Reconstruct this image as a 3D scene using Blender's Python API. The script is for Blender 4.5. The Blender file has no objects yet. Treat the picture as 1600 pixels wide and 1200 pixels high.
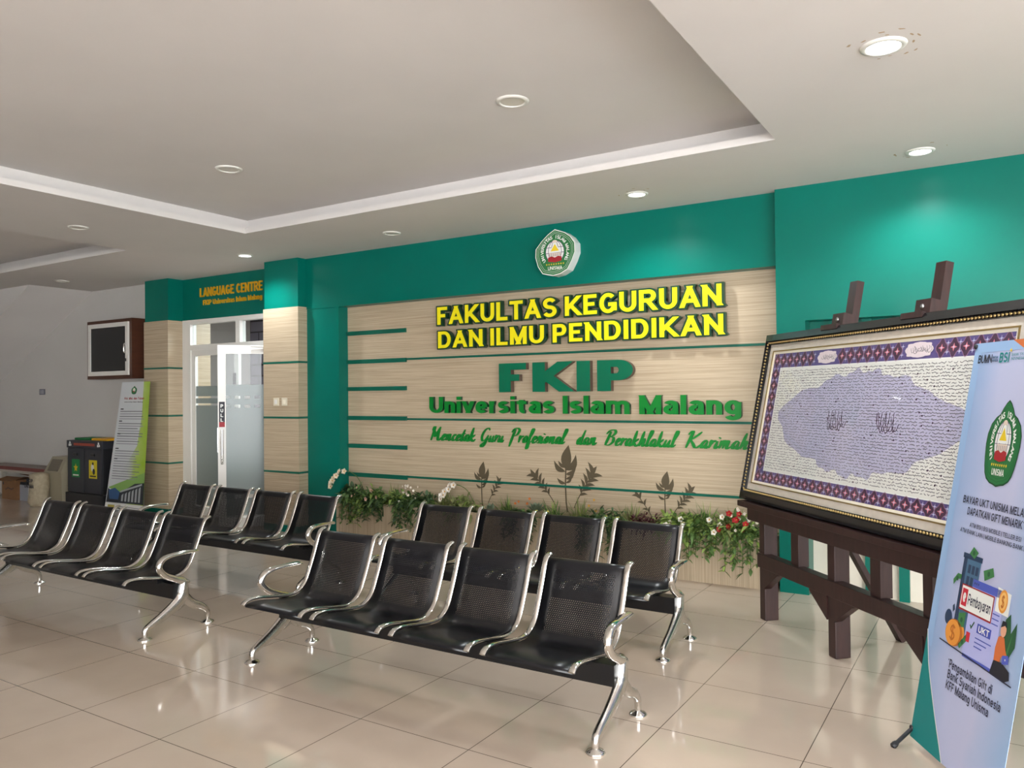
import bpy, bmesh, math, random
from mathutils import Vector, Matrix
random.seed(7)
PI = math.pi
SC = bpy.context.scene
COL = SC.collection

# ------------------------------------------------------------------ camera, world, light, exposure
cam_d = bpy.data.cameras.new('camera')
cam_d.sensor_width = 36.0
cam_d.lens = 1215.58 / 1600.0 * 36.0
cam_d.clip_start = 0.05
cam_o = bpy.data.objects.new('camera', cam_d)
COL.objects.link(cam_o)
YAW, PITCH, ROLL = 0.560249, 0.0119775, -0.0101984
_f = Vector((-math.sin(YAW) * math.cos(PITCH), math.cos(YAW) * math.cos(PITCH), math.sin(PITCH)))
_r = Vector((math.cos(YAW), math.sin(YAW), 0))
_u = _r.cross(_f)
r2 = _r * math.cos(ROLL) + _u * math.sin(ROLL)
u2 = -_r * math.sin(ROLL) + _u * math.cos(ROLL)
cam_o.matrix_world = Matrix(((r2.x, u2.x, -_f.x, 0), (r2.y, u2.y, -_f.y, 0), (r2.z, u2.z, -_f.z, 1.47127), (0, 0, 0, 1)))
SC.camera = cam_o

world = bpy.data.worlds.new('daylight')
world.use_nodes = True
SC.world = world
wb = world.node_tree.nodes['Background']
wb.inputs[0].default_value = (0.97, 0.985, 1.0, 1)
wb.inputs[1].default_value = 12.0

SC.view_settings.view_transform = 'Standard'
SC.view_settings.look = 'None'
SC.view_settings.gamma = 1.0
SC.view_settings.use_curve_mapping = False
SC.view_settings.exposure = 0.0
LAMP_W = 62.0
H = 2.95           # ceiling height


# ------------------------------------------------------------------ materials
def s2l(c):
    return tuple((x / 12.92 if x <= 0.04045 else ((x + 0.055) / 1.055) ** 2.4) for x in c)


def rgb(r, g, b):
    return s2l((r / 255.0, g / 255.0, b / 255.0)) + (1.0,)


def mat(name, col, rough=0.5, metal=0.0, spec=0.5, coat=0.0, emit=None, estr=0.0, alpha=1.0, var=0.0, vscale=8.0, vstretch=(1, 1, 1), bump=0.0):
    m = bpy.data.materials.new(name)
    m.use_nodes = True
    nt = m.node_tree
    b = nt.nodes['Principled BSDF']
    b.inputs['Base Color'].default_value = col
    b.inputs['Roughness'].default_value = rough
    b.inputs['Metallic'].default_value = metal
    b.inputs['Specular IOR Level'].default_value = spec
    b.inputs['Coat Weight'].default_value = coat
    if emit:
        b.inputs['Emission Color'].default_value = emit
        b.inputs['Emission Strength'].default_value = estr
    if var > 0 or bump > 0:
        tc = nt.nodes.new('ShaderNodeTexCoord')
        mp = nt.nodes.new('ShaderNodeMapping')
        mp.inputs['Scale'].default_value = vstretch
        nz = nt.nodes.new('ShaderNodeTexNoise')
        nz.inputs['Scale'].default_value = vscale
        nz.inputs['Detail'].default_value = 4
        nt.links.new(tc.outputs['Object'], mp.inputs[0])
        nt.links.new(mp.outputs[0], nz.inputs['Vector'])
        if var > 0:
            rp = nt.nodes.new('ShaderNodeMapRange')
            rp.inputs[1].default_value = 0.3
            rp.inputs[2].default_value = 0.7
            rp.inputs[3].default_value = 1 - var
            rp.inputs[4].default_value = 1 + var
            nt.links.new(nz.outputs[0], rp.inputs[0])
            mx = nt.nodes.new('ShaderNodeVectorMath')
            mx.operation = 'SCALE'
            mx.inputs[0].default_value = col[:3]
            nt.links.new(rp.outputs[0], mx.inputs['Scale'])
            nt.links.new(mx.outputs[0], b.inputs['Base Color'])
        if bump > 0:
            bp = nt.nodes.new('ShaderNodeBump')
            bp.inputs['Strength'].default_value = bump
            bp.inputs['Distance'].default_value = 0.01
            nt.links.new(nz.outputs[0], bp.inputs['Height'])
            nt.links.new(bp.outputs[0], b.inputs['Normal'])
    return m


M = {}
M['ceil'] = mat('ceiling_paint', rgb(213, 209, 206), 0.9, var=0.03, vscale=1.3)
M['white_wall'] = mat('white_wall_paint', rgb(200, 197, 193), 0.75, var=0.03, vscale=1.0)
M['niche_white'] = mat('niche_white_paint', rgb(226, 219, 203), 0.7, var=0.05, vscale=3)
M['green'] = mat('green_wall_paint', rgb(0, 106, 92), 0.30, spec=0.22, var=0.05, vscale=2.0)
M['green_trim'] = mat('green_trim_paint', rgb(0, 92, 74), 0.35, var=0.03)
M['black_metal'] = mat('black_powder_coat', rgb(12, 13, 16), 0.32, spec=0.5)
M['chrome'] = mat('polished_chrome', rgb(232, 230, 226), 0.10, metal=1.0)
M['chrome_worn'] = mat('cast_aluminium', rgb(216, 214, 210), 0.18, metal=1.0, var=0.06, vscale=30)
M['white_alu'] = mat('white_aluminium', rgb(226, 224, 218), 0.35)
M['wood_dark'] = mat('dark_stained_wood', rgb(50, 30, 28), 0.42, var=0.25, vscale=6, vstretch=(8, 8, 1))
M['frame_black'] = mat('black_lacquered_moulding', rgb(20, 20, 24), 0.25, coat=0.3)
M['gold'] = mat('antique_gold', rgb(176, 150, 98), 0.35, metal=0.8)
M['mat_board'] = mat('cream_mat_board', rgb(208, 198, 184), 0.8, var=0.06, vscale=30)
M['cream_line'] = mat('cream_bevel', rgb(238, 230, 210), 0.7)
M['lamp_trim'] = mat('lamp_trim', rgb(225, 224, 218), 0.4)
M['lamp_off'] = mat('unlit_diffuser', rgb(214, 210, 200), 0.4)
M['lamp_on'] = mat('lit_diffuser', (1, 1, 1, 1), 0.5, emit=(0.93, 0.97, 1, 1), estr=14.0)
M['yellow'] = mat('yellow_acrylic', rgb(238, 226, 22), 0.3)
M['yellow_dark'] = mat('gold_yellow_acrylic', rgb(214, 160, 14), 0.4)
M['letter_side'] = mat('dark_green_letter_edge', rgb(18, 60, 40), 0.35)
M['fkip'] = mat('deep_green_acrylic', rgb(0, 102, 72), 0.3)
M['green_letter'] = mat('leaf_green_acrylic', rgb(0, 122, 42), 0.35)
M['script'] = mat('script_green_acrylic', rgb(0, 122, 40), 0.4)
M['decal'] = mat('olive_brown_vinyl', rgb(84, 74, 54), 0.6)
M['plastic_black'] = mat('black_plastic', rgb(30, 31, 36), 0.45)
M['plastic_dark'] = mat('charcoal_plastic', rgb(44, 46, 54), 0.5)
M['beige_plastic'] = mat('beige_plastic', rgb(158, 150, 128), 0.5)
M['cardboard'] = mat('brown_cardboard', rgb(132, 96, 66), 0.8, var=0.08)
M['sack'] = mat('woven_sack', rgb(170, 158, 134), 0.85, var=0.12, vscale=25, bump=0.4)
M['grey_box'] = mat('pale_grey_box', rgb(150, 152, 160), 0.6)
M['red_top'] = mat('dark_red_table_edge', rgb(112, 50, 46), 0.5)
M['table_top'] = mat('worn_grey_table_top', rgb(128, 112, 102), 0.4, var=0.1)
M['table_white'] = mat('off_white_board', rgb(176, 170, 158), 0.6)
M['brown_wood'] = mat('brown_wood_box', rgb(78, 44, 28), 0.45, var=0.15, vscale=4, vstretch=(1, 1, 8))
M['screen'] = mat('black_screen_glass', rgb(9, 11, 15), 0.12)
M['switch'] = mat('cream_switch', rgb(222, 214, 192), 0.4)
M['outlet'] = mat('grey_outlet', rgb(84, 86, 100), 0.4)
M['soil'] = mat('dark_soil', rgb(40, 34, 26), 0.9)
M['room_wall'] = mat('office_wall', rgb(170, 166, 160), 0.8)
M['red'] = mat('red_plastic', rgb(158, 26, 28), 0.5)
M['alu_pole'] = mat('silver_pole', rgb(180, 180, 182), 0.3, metal=0.9)


def flat(name, r, g, b, rough=0.55):
    if name not in M:
        M[name] = mat(name, rgb(r, g, b), rough)
    return M[name]


def laminate(name, axis):
    """beige wood-grain laminate with fine streaks along one axis"""
    m = bpy.data.materials.new(name)
    m.use_nodes = True
    nt = m.node_tree
    b = nt.nodes['Principled BSDF']
    tc = nt.nodes.new('ShaderNodeTexCoord')
    mp = nt.nodes.new('ShaderNodeMapping')
    mp.inputs['Scale'].default_value = (1.1, 1.1, 95) if axis == 'x' else (95, 95, 1.1)
    nz = nt.nodes.new('ShaderNodeTexNoise')
    nz.inputs['Scale'].default_value = 1.6
    nz.inputs['Detail'].default_value = 5
    nz.inputs['Roughness'].default_value = 0.6
    cr = nt.nodes.new('ShaderNodeValToRGB')
    cr.color_ramp.elements[0].position = 0.36
    cr.color_ramp.elements[0].color = rgb(168, 149, 123)
    cr.color_ramp.elements[1].position = 0.60
    cr.color_ramp.elements[1].color = rgb(192, 175, 149)
    nt.links.new(tc.outputs['Object'], mp.inputs[0])
    nt.links.new(mp.outputs[0], nz.inputs['Vector'])
    nt.links.new(nz.outputs[0], cr.inputs[0])
    nt.links.new(cr.outputs[0], b.inputs['Base Color'])
    b.inputs['Roughness'].default_value = 0.45
    return m


M['lam'] = laminate('beige_laminate', 'x')
M['lam_v'] = laminate('beige_laminate_upright', 'z')


def tile_floor():
    m = bpy.data.materials.new('polished_cream_floor_tiles')
    m.use_nodes = True
    nt = m.node_tree
    L = nt.links.new
    b = nt.nodes['Principled BSDF']
    tc = nt.nodes.new('ShaderNodeTexCoord')
    mp = nt.nodes.new('ShaderNodeMapping')
    mp.inputs['Location'].default_value = (3.68338 + 0.6 * 40, -2.0348 + 0.6 * 40, 0)
    L(tc.outputs['Object'], mp.inputs[0])
    sep = nt.nodes.new('ShaderNodeSeparateXYZ')
    L(mp.outputs[0], sep.inputs[0])
    outs = []
    for k in (0, 1):
        d = nt.nodes.new('ShaderNodeMath'); d.operation = 'DIVIDE'; d.inputs[1].default_value = 0.6
        L(sep.outputs[k], d.inputs[0])
        fr = nt.nodes.new('ShaderNodeMath'); fr.operation = 'FRACT'
        L(d.outputs[0], fr.inputs[0])
        sb = nt.nodes.new('ShaderNodeMath'); sb.operation = 'SUBTRACT'; sb.inputs[1].default_value = 0.5
        L(fr.outputs[0], sb.inputs[0])
        ab = nt.nodes.new('ShaderNodeMath'); ab.operation = 'ABSOLUTE'
        L(sb.outputs[0], ab.inputs[0])
        outs.append(ab)
    mx = nt.nodes.new('ShaderNodeMath'); mx.operation = 'MAXIMUM'
    L(outs[0].outputs[0], mx.inputs[0]); L(outs[1].outputs[0], mx.inputs[1])
    gt = nt.nodes.new('ShaderNodeMath'); gt.operation = 'GREATER_THAN'; gt.inputs[1].default_value = 0.4968
    L(mx.outputs[0], gt.inputs[0])
    nz = nt.nodes.new('ShaderNodeTexNoise'); nz.inputs['Scale'].default_value = 1.4; nz.inputs['Detail'].default_value = 5
    L(tc.outputs['Object'], nz.inputs['Vector'])
    cr = nt.nodes.new('ShaderNodeValToRGB')
    cr.color_ramp.elements[0].position = 0.3; cr.color_ramp.elements[0].color = rgb(190, 174, 158)
    cr.color_ramp.elements[1].position = 0.7; cr.color_ramp.elements[1].color = rgb(204, 188, 172)
    L(nz.outputs[0], cr.inputs[0])
    mix = nt.nodes.new('ShaderNodeMix'); mix.data_type = 'RGBA'
    L(gt.outputs[0], mix.inputs[0]); L(cr.outputs[0], mix.inputs[6]); mix.inputs[7].default_value = rgb(96, 86, 76)
    L(mix.outputs[2], b.inputs['Base Color'])
    mr = nt.nodes.new('ShaderNodeMapRange'); mr.inputs[3].default_value = 0.03; mr.inputs[4].default_value = 0.10
    L(nz.outputs[0], mr.inputs[0])
    L(mr.outputs[0], b.inputs['Roughness'])
    b.inputs['Specular IOR Level'].default_value = 0.62
    b.inputs['IOR'].default_value = 1.52
    return m


M['floor'] = tile_floor()


def perforated():
    m = bpy.data.materials.new('black_perforated_steel')
    m.use_nodes = True
    nt = m.node_tree
    L = nt.links.new
    b = nt.nodes['Principled BSDF']
    b.inputs['Base Color'].default_value = rgb(14, 15, 20)
    b.inputs['Roughness'].default_value = 0.30
    uv = nt.nodes.new('ShaderNodeUVMap'); uv.uv_map = 'UVMap'
    sep = nt.nodes.new('ShaderNodeSeparateXYZ'); L(uv.outputs[0], sep.inputs[0])

    def mth(op, a, bb=None, c=None):
        n = nt.nodes.new('ShaderNodeMath'); n.operation = op
        for i, v in enumerate((a, bb, c)):
            if v is None: continue
            if isinstance(v, (int, float)): n.inputs[i].default_value = v
            else: L(v, n.inputs[i])
        return n.outputs[0]
    P = 0.0108; Q = P * 1.732

    def lattice(ou, ov):
        a = mth('SUBTRACT', mth('FRACT', mth('DIVIDE', mth('ADD', sep.outputs[0], ou), P)), 0.5)
        c = mth('SUBTRACT', mth('FRACT', mth('DIVIDE', mth('ADD', sep.outputs[1], ov), Q)), 0.5)
        a = mth('MULTIPLY', a, P); c = mth('MULTIPLY', c, Q)
        return mth('ADD', mth('MULTIPLY', a, a), mth('MULTIPLY', c, c))
    d = mth('MINIMUM', lattice(0, 0), lattice(P / 2, Q / 2))
    hole = mth('LESS_THAN', d, 0.00245 ** 2)
    inu = mth('MULTIPLY', mth('GREATER_THAN', sep.outputs[0], 0.052), mth('LESS_THAN', sep.outputs[0], 0.373))
    inv = mth('MULTIPLY', mth('GREATER_THAN', sep.outputs[1], 0.43), mth('LESS_THAN', sep.outputs[1], 0.735))
    fac = mth('MULTIPLY', hole, mth('MULTIPLY', inu, inv))
    tr = nt.nodes.new('ShaderNodeBsdfTransparent')
    ms = nt.nodes.new('ShaderNodeMixShader')
    L(fac, ms.inputs[0]); L(b.outputs[0], ms.inputs[1]); L(tr.outputs[0], ms.inputs[2])
    L(ms.outputs[0], nt.nodes['Material Output'].inputs[0])
    return m


M['perf'] = perforated()


def glass_mat(name, tint, refl=1.0, rough=0.02):
    m = bpy.data.materials.new(name)
    m.use_nodes = True
    nt = m.node_tree
    nt.nodes.remove(nt.nodes['Principled BSDF'])
    tr = nt.nodes.new('ShaderNodeBsdfTransparent'); tr.inputs[0].default_value = tint
    gl = nt.nodes.new('ShaderNodeBsdfGlossy'); gl.inputs['Roughness'].default_value = rough
    fr = nt.nodes.new('ShaderNodeFresnel'); fr.inputs[0].default_value = 1.5
    mm = nt.nodes.new('ShaderNodeMath'); mm.operation = 'MULTIPLY'; mm.inputs[1].default_value = refl
    ge = nt.nodes.new('ShaderNodeNewGeometry')
    iv = nt.nodes.new('ShaderNodeMath'); iv.operation = 'MULTIPLY_ADD'; iv.inputs[1].default_value = -refl; iv.inputs[2].default_value = refl
    nt.links.new(ge.outputs['Backfacing'], iv.inputs[0])
    nt.links.new(iv.outputs[0], mm.inputs[1])
    nt.links.new(fr.outputs[0], mm.inputs[0])
    ms = nt.nodes.new('ShaderNodeMixShader')
    nt.links.new(mm.outputs[0], ms.inputs[0]); nt.links.new(tr.outputs[0], ms.inputs[1]); nt.links.new(gl.outputs[0], ms.inputs[2])
    nt.links.new(ms.outputs[0], nt.nodes['Material Output'].inputs[0])
    return m


M['glass'] = glass_mat('clear_glass', (0.86, 0.90, 0.90, 1))
M['pic_glass'] = glass_mat('picture_glass', (1, 1, 1, 1), 0.9, 0.03)


def frost_mat():
    m = bpy.data.materials.new('frosted_film')
    m.use_nodes = True
    nt = m.node_tree
    nt.nodes.remove(nt.nodes['Principled BSDF'])
    tr = nt.nodes.new('ShaderNodeBsdfTransparent'); tr.inputs[0].default_value = (0.8, 0.85, 0.85, 1)
    df = nt.nodes.new('ShaderNodeBsdfPrincipled'); df.inputs['Base Color'].default_value = rgb(150, 160, 160); df.inputs['Roughness'].default_value = 0.25
    ms = nt.nodes.new('ShaderNodeMixShader'); ms.inputs[0].default_value = 0.72
    nt.links.new(tr.outputs[0], ms.inputs[1]); nt.links.new(df.outputs[0], ms.inputs[2])
    nt.links.new(ms.outputs[0], nt.nodes['Material Output'].inputs[0])
    return m


M['frost'] = frost_mat()


def brick_mat():
    m = bpy.data.materials.new('grey_stone_wallpaper')
    m.use_nodes = True
    nt = m.node_tree
    b = nt.nodes['Principled BSDF']
    tc = nt.nodes.new('ShaderNodeTexCoord')
    mp = nt.nodes.new('ShaderNodeMapping'); mp.inputs['Rotation'].default_value = (PI / 2, 0, 0)
    br = nt.nodes.new('ShaderNodeTexBrick')
    br.inputs['Color1'].default_value = rgb(128, 124, 138)
    br.inputs['Color2'].default_value = rgb(108, 104, 120)
    br.inputs['Mortar'].default_value = rgb(50, 48, 54)
    br.inputs['Scale'].default_value = 1.0
    br.inputs['Brick Width'].default_value = 0.42
    br.inputs['Row Height'].default_value = 0.18
    br.inputs['Mortar Size'].default_value = 0.012
    nt.links.new(tc.outputs['Object'], mp.inputs[0])
    nt.links.new(mp.outputs[0], br.inputs['Vector'])
    nt.links.new(br.outputs[0], b.inputs['Base Color'])
    b.inputs['Roughness'].default_value = 0.8
    return m


M['brick'] = brick_mat()


def gradient_mat(name, stops, axis=2, lo=0.0, hi=1.0, var=0.06):
    """printed cloth: ink colours running along one object axis, gently clouded"""
    m = bpy.data.materials.new(name)
    m.use_nodes = True
    nt = m.node_tree
    b = nt.nodes['Principled BSDF']
    tc = nt.nodes.new('ShaderNodeTexCoord')
    sep = nt.nodes.new('ShaderNodeSeparateXYZ')
    nt.links.new(tc.outputs['Object'], sep.inputs[0])
    nz = nt.nodes.new('ShaderNodeTexNoise'); nz.inputs['Scale'].default_value = 4.0
    nt.links.new(tc.outputs['Object'], nz.inputs['Vector'])
    mr = nt.nodes.new('ShaderNodeMapRange'); mr.inputs[1].default_value = lo; mr.inputs[2].default_value = hi
    nt.links.new(sep.outputs[axis], mr.inputs[0])
    ad = nt.nodes.new('ShaderNodeMath'); ad.operation = 'MULTIPLY_ADD'; ad.inputs[1].default_value = var * 6; ad.inputs[2].default_value = -var * 3
    nt.links.new(nz.outputs[0], ad.inputs[0])
    a2 = nt.nodes.new('ShaderNodeMath'); a2.operation = 'ADD'
    nt.links.new(mr.outputs[0], a2.inputs[0]); nt.links.new(ad.outputs[0], a2.inputs[1])
    cr = nt.nodes.new('ShaderNodeValToRGB')
    els = cr.color_ramp.elements
    els[0].position, els[0].color = stops[0]
    els[1].position, els[1].color = stops[-1]
    for pos, c in stops[1:-1]:
        e = els.new(pos); e.color = c
    nt.links.new(a2.outputs[0], cr.inputs[0])
    nt.links.new(cr.outputs[0], b.inputs['Base Color'])
    b.inputs['Roughness'].default_value = 0.5
    return m


# ------------------------------------------------------------------ object helpers
def new_mesh(name, verts, faces, mats, parent=None, fm=None, smooth=False):
    me = bpy.data.meshes.new(name)
    me.from_pydata([tuple(v) for v in verts], [], faces)
    if not isinstance(mats, (list, tuple)): mats = [mats]
    for m in mats: me.materials.append(m)
    if fm:
        for p, k in zip(me.polygons, fm): p.material_index = k
    if smooth:
        for p in me.polygons: p.use_smooth = True
    me.update()
    o = bpy.data.objects.new(name, me)
    COL.objects.link(o)
    if parent: o.parent = parent
    return o


def tag(o, label=None, cat=None, group=None, kind=None):
    if label: o['label'] = label
    if cat: o['category'] = cat
    if group: o['group'] = group
    if kind: o['kind'] = kind
    return o


def empty(name, loc, rotz=0.0, label=None, cat=None, group=None, kind=None):
    o = bpy.data.objects.new(name, None)
    COL.objects.link(o)
    o.location = loc
    o.rotation_euler = (0, 0, rotz)
    o.empty_display_size = 0.1
    return tag(o, label, cat, group, kind)


class B:
    """collects shapes into one mesh"""
    def __init__(self):
        self.v = []; self.f = []; self.k = []; self.s = []

    def add(self, vs, fs, k=0, smooth=False):
        n = len(self.v)
        self.v += [Vector(x) for x in vs]
        for f in fs:
            self.f.append([i + n for i in f]); self.k.append(k); self.s.append(smooth)
        return self

    def box(self, x0, x1, y0, y1, z0, z1, k=0, bev=0.0):
        if bev <= 0:
            vs = [(x, y, z) for z in (z0, z1) for y in (y0, y1) for x in (x0, x1)]
            return self.add(vs, [(0, 2, 3, 1), (4, 5, 7, 6), (0, 1, 5, 4), (2, 6, 7, 3), (0, 4, 6, 2), (1, 3, 7, 5)], k)
        bm = bmesh.new()
        bmesh.ops.create_cube(bm, size=1.0)
        for v in bm.verts:
            v.co = Vector(((x0 + x1) / 2 + v.co.x * (x1 - x0), (y0 + y1) / 2 + v.co.y * (y1 - y0), (z0 + z1) / 2 + v.co.z * (z1 - z0)))
        bmesh.ops.bevel(bm, geom=list(bm.edges), offset=bev, segments=2, affect='EDGES', profile=0.6)
        bm.verts.index_update()
        self.add([v.co.copy() for v in bm.verts], [[v.index for v in f.verts] for f in bm.faces], k)
        bm.free()
        return self

    def obox(self, c, ax, ay, az, sx, sy, sz, k=0):
        c = Vector(c); ax = Vector(ax).normalized(); ay = Vector(ay).normalized(); az = Vector(az).normalized()
        vs = [c + ax * (i * sx / 2) + ay * (j * sy / 2) + az * (l * sz / 2) for l in (-1, 1) for j in (-1, 1) for i in (-1, 1)]
        return self.add(vs, [(0, 2, 3, 1), (4, 5, 7, 6), (0, 1, 5, 4), (2, 6, 7, 3), (0, 4, 6, 2), (1, 3, 7, 5)], k)

    def prism(self, pts, d, k=0):
        """polygon (list of 3-D points) extruded by vector d"""
        n = len(pts); d = Vector(d)
        a = [Vector(q) for q in pts]
        fs = [list(range(n))[::-1], list(range(n, 2 * n))] + [(i, (i + 1) % n, n + (i + 1) % n, n + i) for i in range(n)]
        return self.add(a + [q + d for q in a], fs, k)

    def lathe(self, prof, c=(0, 0, 0), n=20, axis=(0, 0, 1), k=0):
        """prof: list of (r, h) about an axis through c"""
        c = Vector(c); az = Vector(axis).normalized()
        ax = az.orthogonal().normalized(); ay = az.cross(ax)
        vs = []; fs = []
        for r, h in prof:
            for i in range(n):
                a = 2 * PI * i / n
                vs.append(c + az * h + ax * (r * math.cos(a)) + ay * (r * math.sin(a)))
        for j in range(len(prof) - 1):
            for i in range(n):
                fs.append((j * n + i, j * n + (i + 1) % n, (j + 1) * n + (i + 1) % n, (j + 1) * n + i))
        self.add(vs, fs, k, True)
        self.add([vs[i] for i in range(n)], [list(range(n))[::-1]], k)
        m = (len(prof) - 1) * n
        self.add([vs[m + i] for i in range(n)], [list(range(n))], k)
        return self

    def tube(self, pts, rad, n=10, k=0, ref=(1, 0, 0), smooth_path=True, steps=5):
        """sweep an elliptical section along pts; rad = list of (ra along ref, rb) or a single pair"""
        P = [Vector(q) for q in pts]
        R = rad if isinstance(rad, list) else [rad] * len(P)
        R = [(q, q) if isinstance(q, (int, float)) else q for q in R]
        if smooth_path and len(P) > 2:
            P2 = []; R2 = []
            for i in range(len(P) - 1):
                p0 = P[max(i - 1, 0)]; p1 = P[i]; p2 = P[i + 1]; p3 = P[min(i + 2, len(P) - 1)]
                for s in range(steps):
                    t = s / steps
                    P2.append(0.5 * ((2 * p1) + (p2 - p0) * t + (2 * p0 - 5 * p1 + 4 * p2 - p3) * t * t + (3 * p1 - p0 - 3 * p2 + p3) * t ** 3))
                    R2.append((R[i][0] * (1 - t) + R[i + 1][0] * t, R[i][1] * (1 - t) + R[i + 1][1] * t))
            P2.append(P[-1]); R2.append(R[-1])
            P, R = P2, R2
        ref = Vector(ref).normalized()
        vs = []; fs = []
        for i, q in enumerate(P):
            t = (P[min(i + 1, len(P) - 1)] - P[max(i - 1, 0)]).normalized()
            a = ref - t * ref.dot(t)
            if a.length < 1e-4: a = t.orthogonal()
            a.normalize(); b = t.cross(a)
            for j in range(n):
                an = 2 * PI * j / n
                vs.append(q + a * (R[i][0] * math.cos(an)) + b * (R[i][1] * math.sin(an)))
        for i in range(len(P) - 1):
            for j in range(n):
                fs.append((i * n + j, i * n + (j + 1) % n, (i + 1) * n + (j + 1) % n, (i + 1) * n + j))
        self.add(vs, fs, k, True)
        m = (len(P) - 1) * n
        self.add(vs[:n], [list(range(n))[::-1]], k)
        self.add(vs[m:], [list(range(n))], k)
        return self

    def build(self, name, mats, parent=None):
        o = new_mesh(name, self.v, self.f, mats, parent, self.k)
        for p, s in zip(o.data.polygons, self.s): p.use_smooth = s
        return o


def struct(name, b, m):
    o = b.build(name, m)
    o['kind'] = 'structure'
    return o


# ------------------------------------------------------------------ flat lettering: a stroke alphabet
def arc(cx, cy, rx, ry, a0, a1, n=14):
    return [(cx + rx * math.cos(math.radians(a0 + (a1 - a0) * i / n)), cy + ry * math.sin(math.radians(a0 + (a1 - a0) * i / n))) for i in range(n + 1)]


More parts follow.
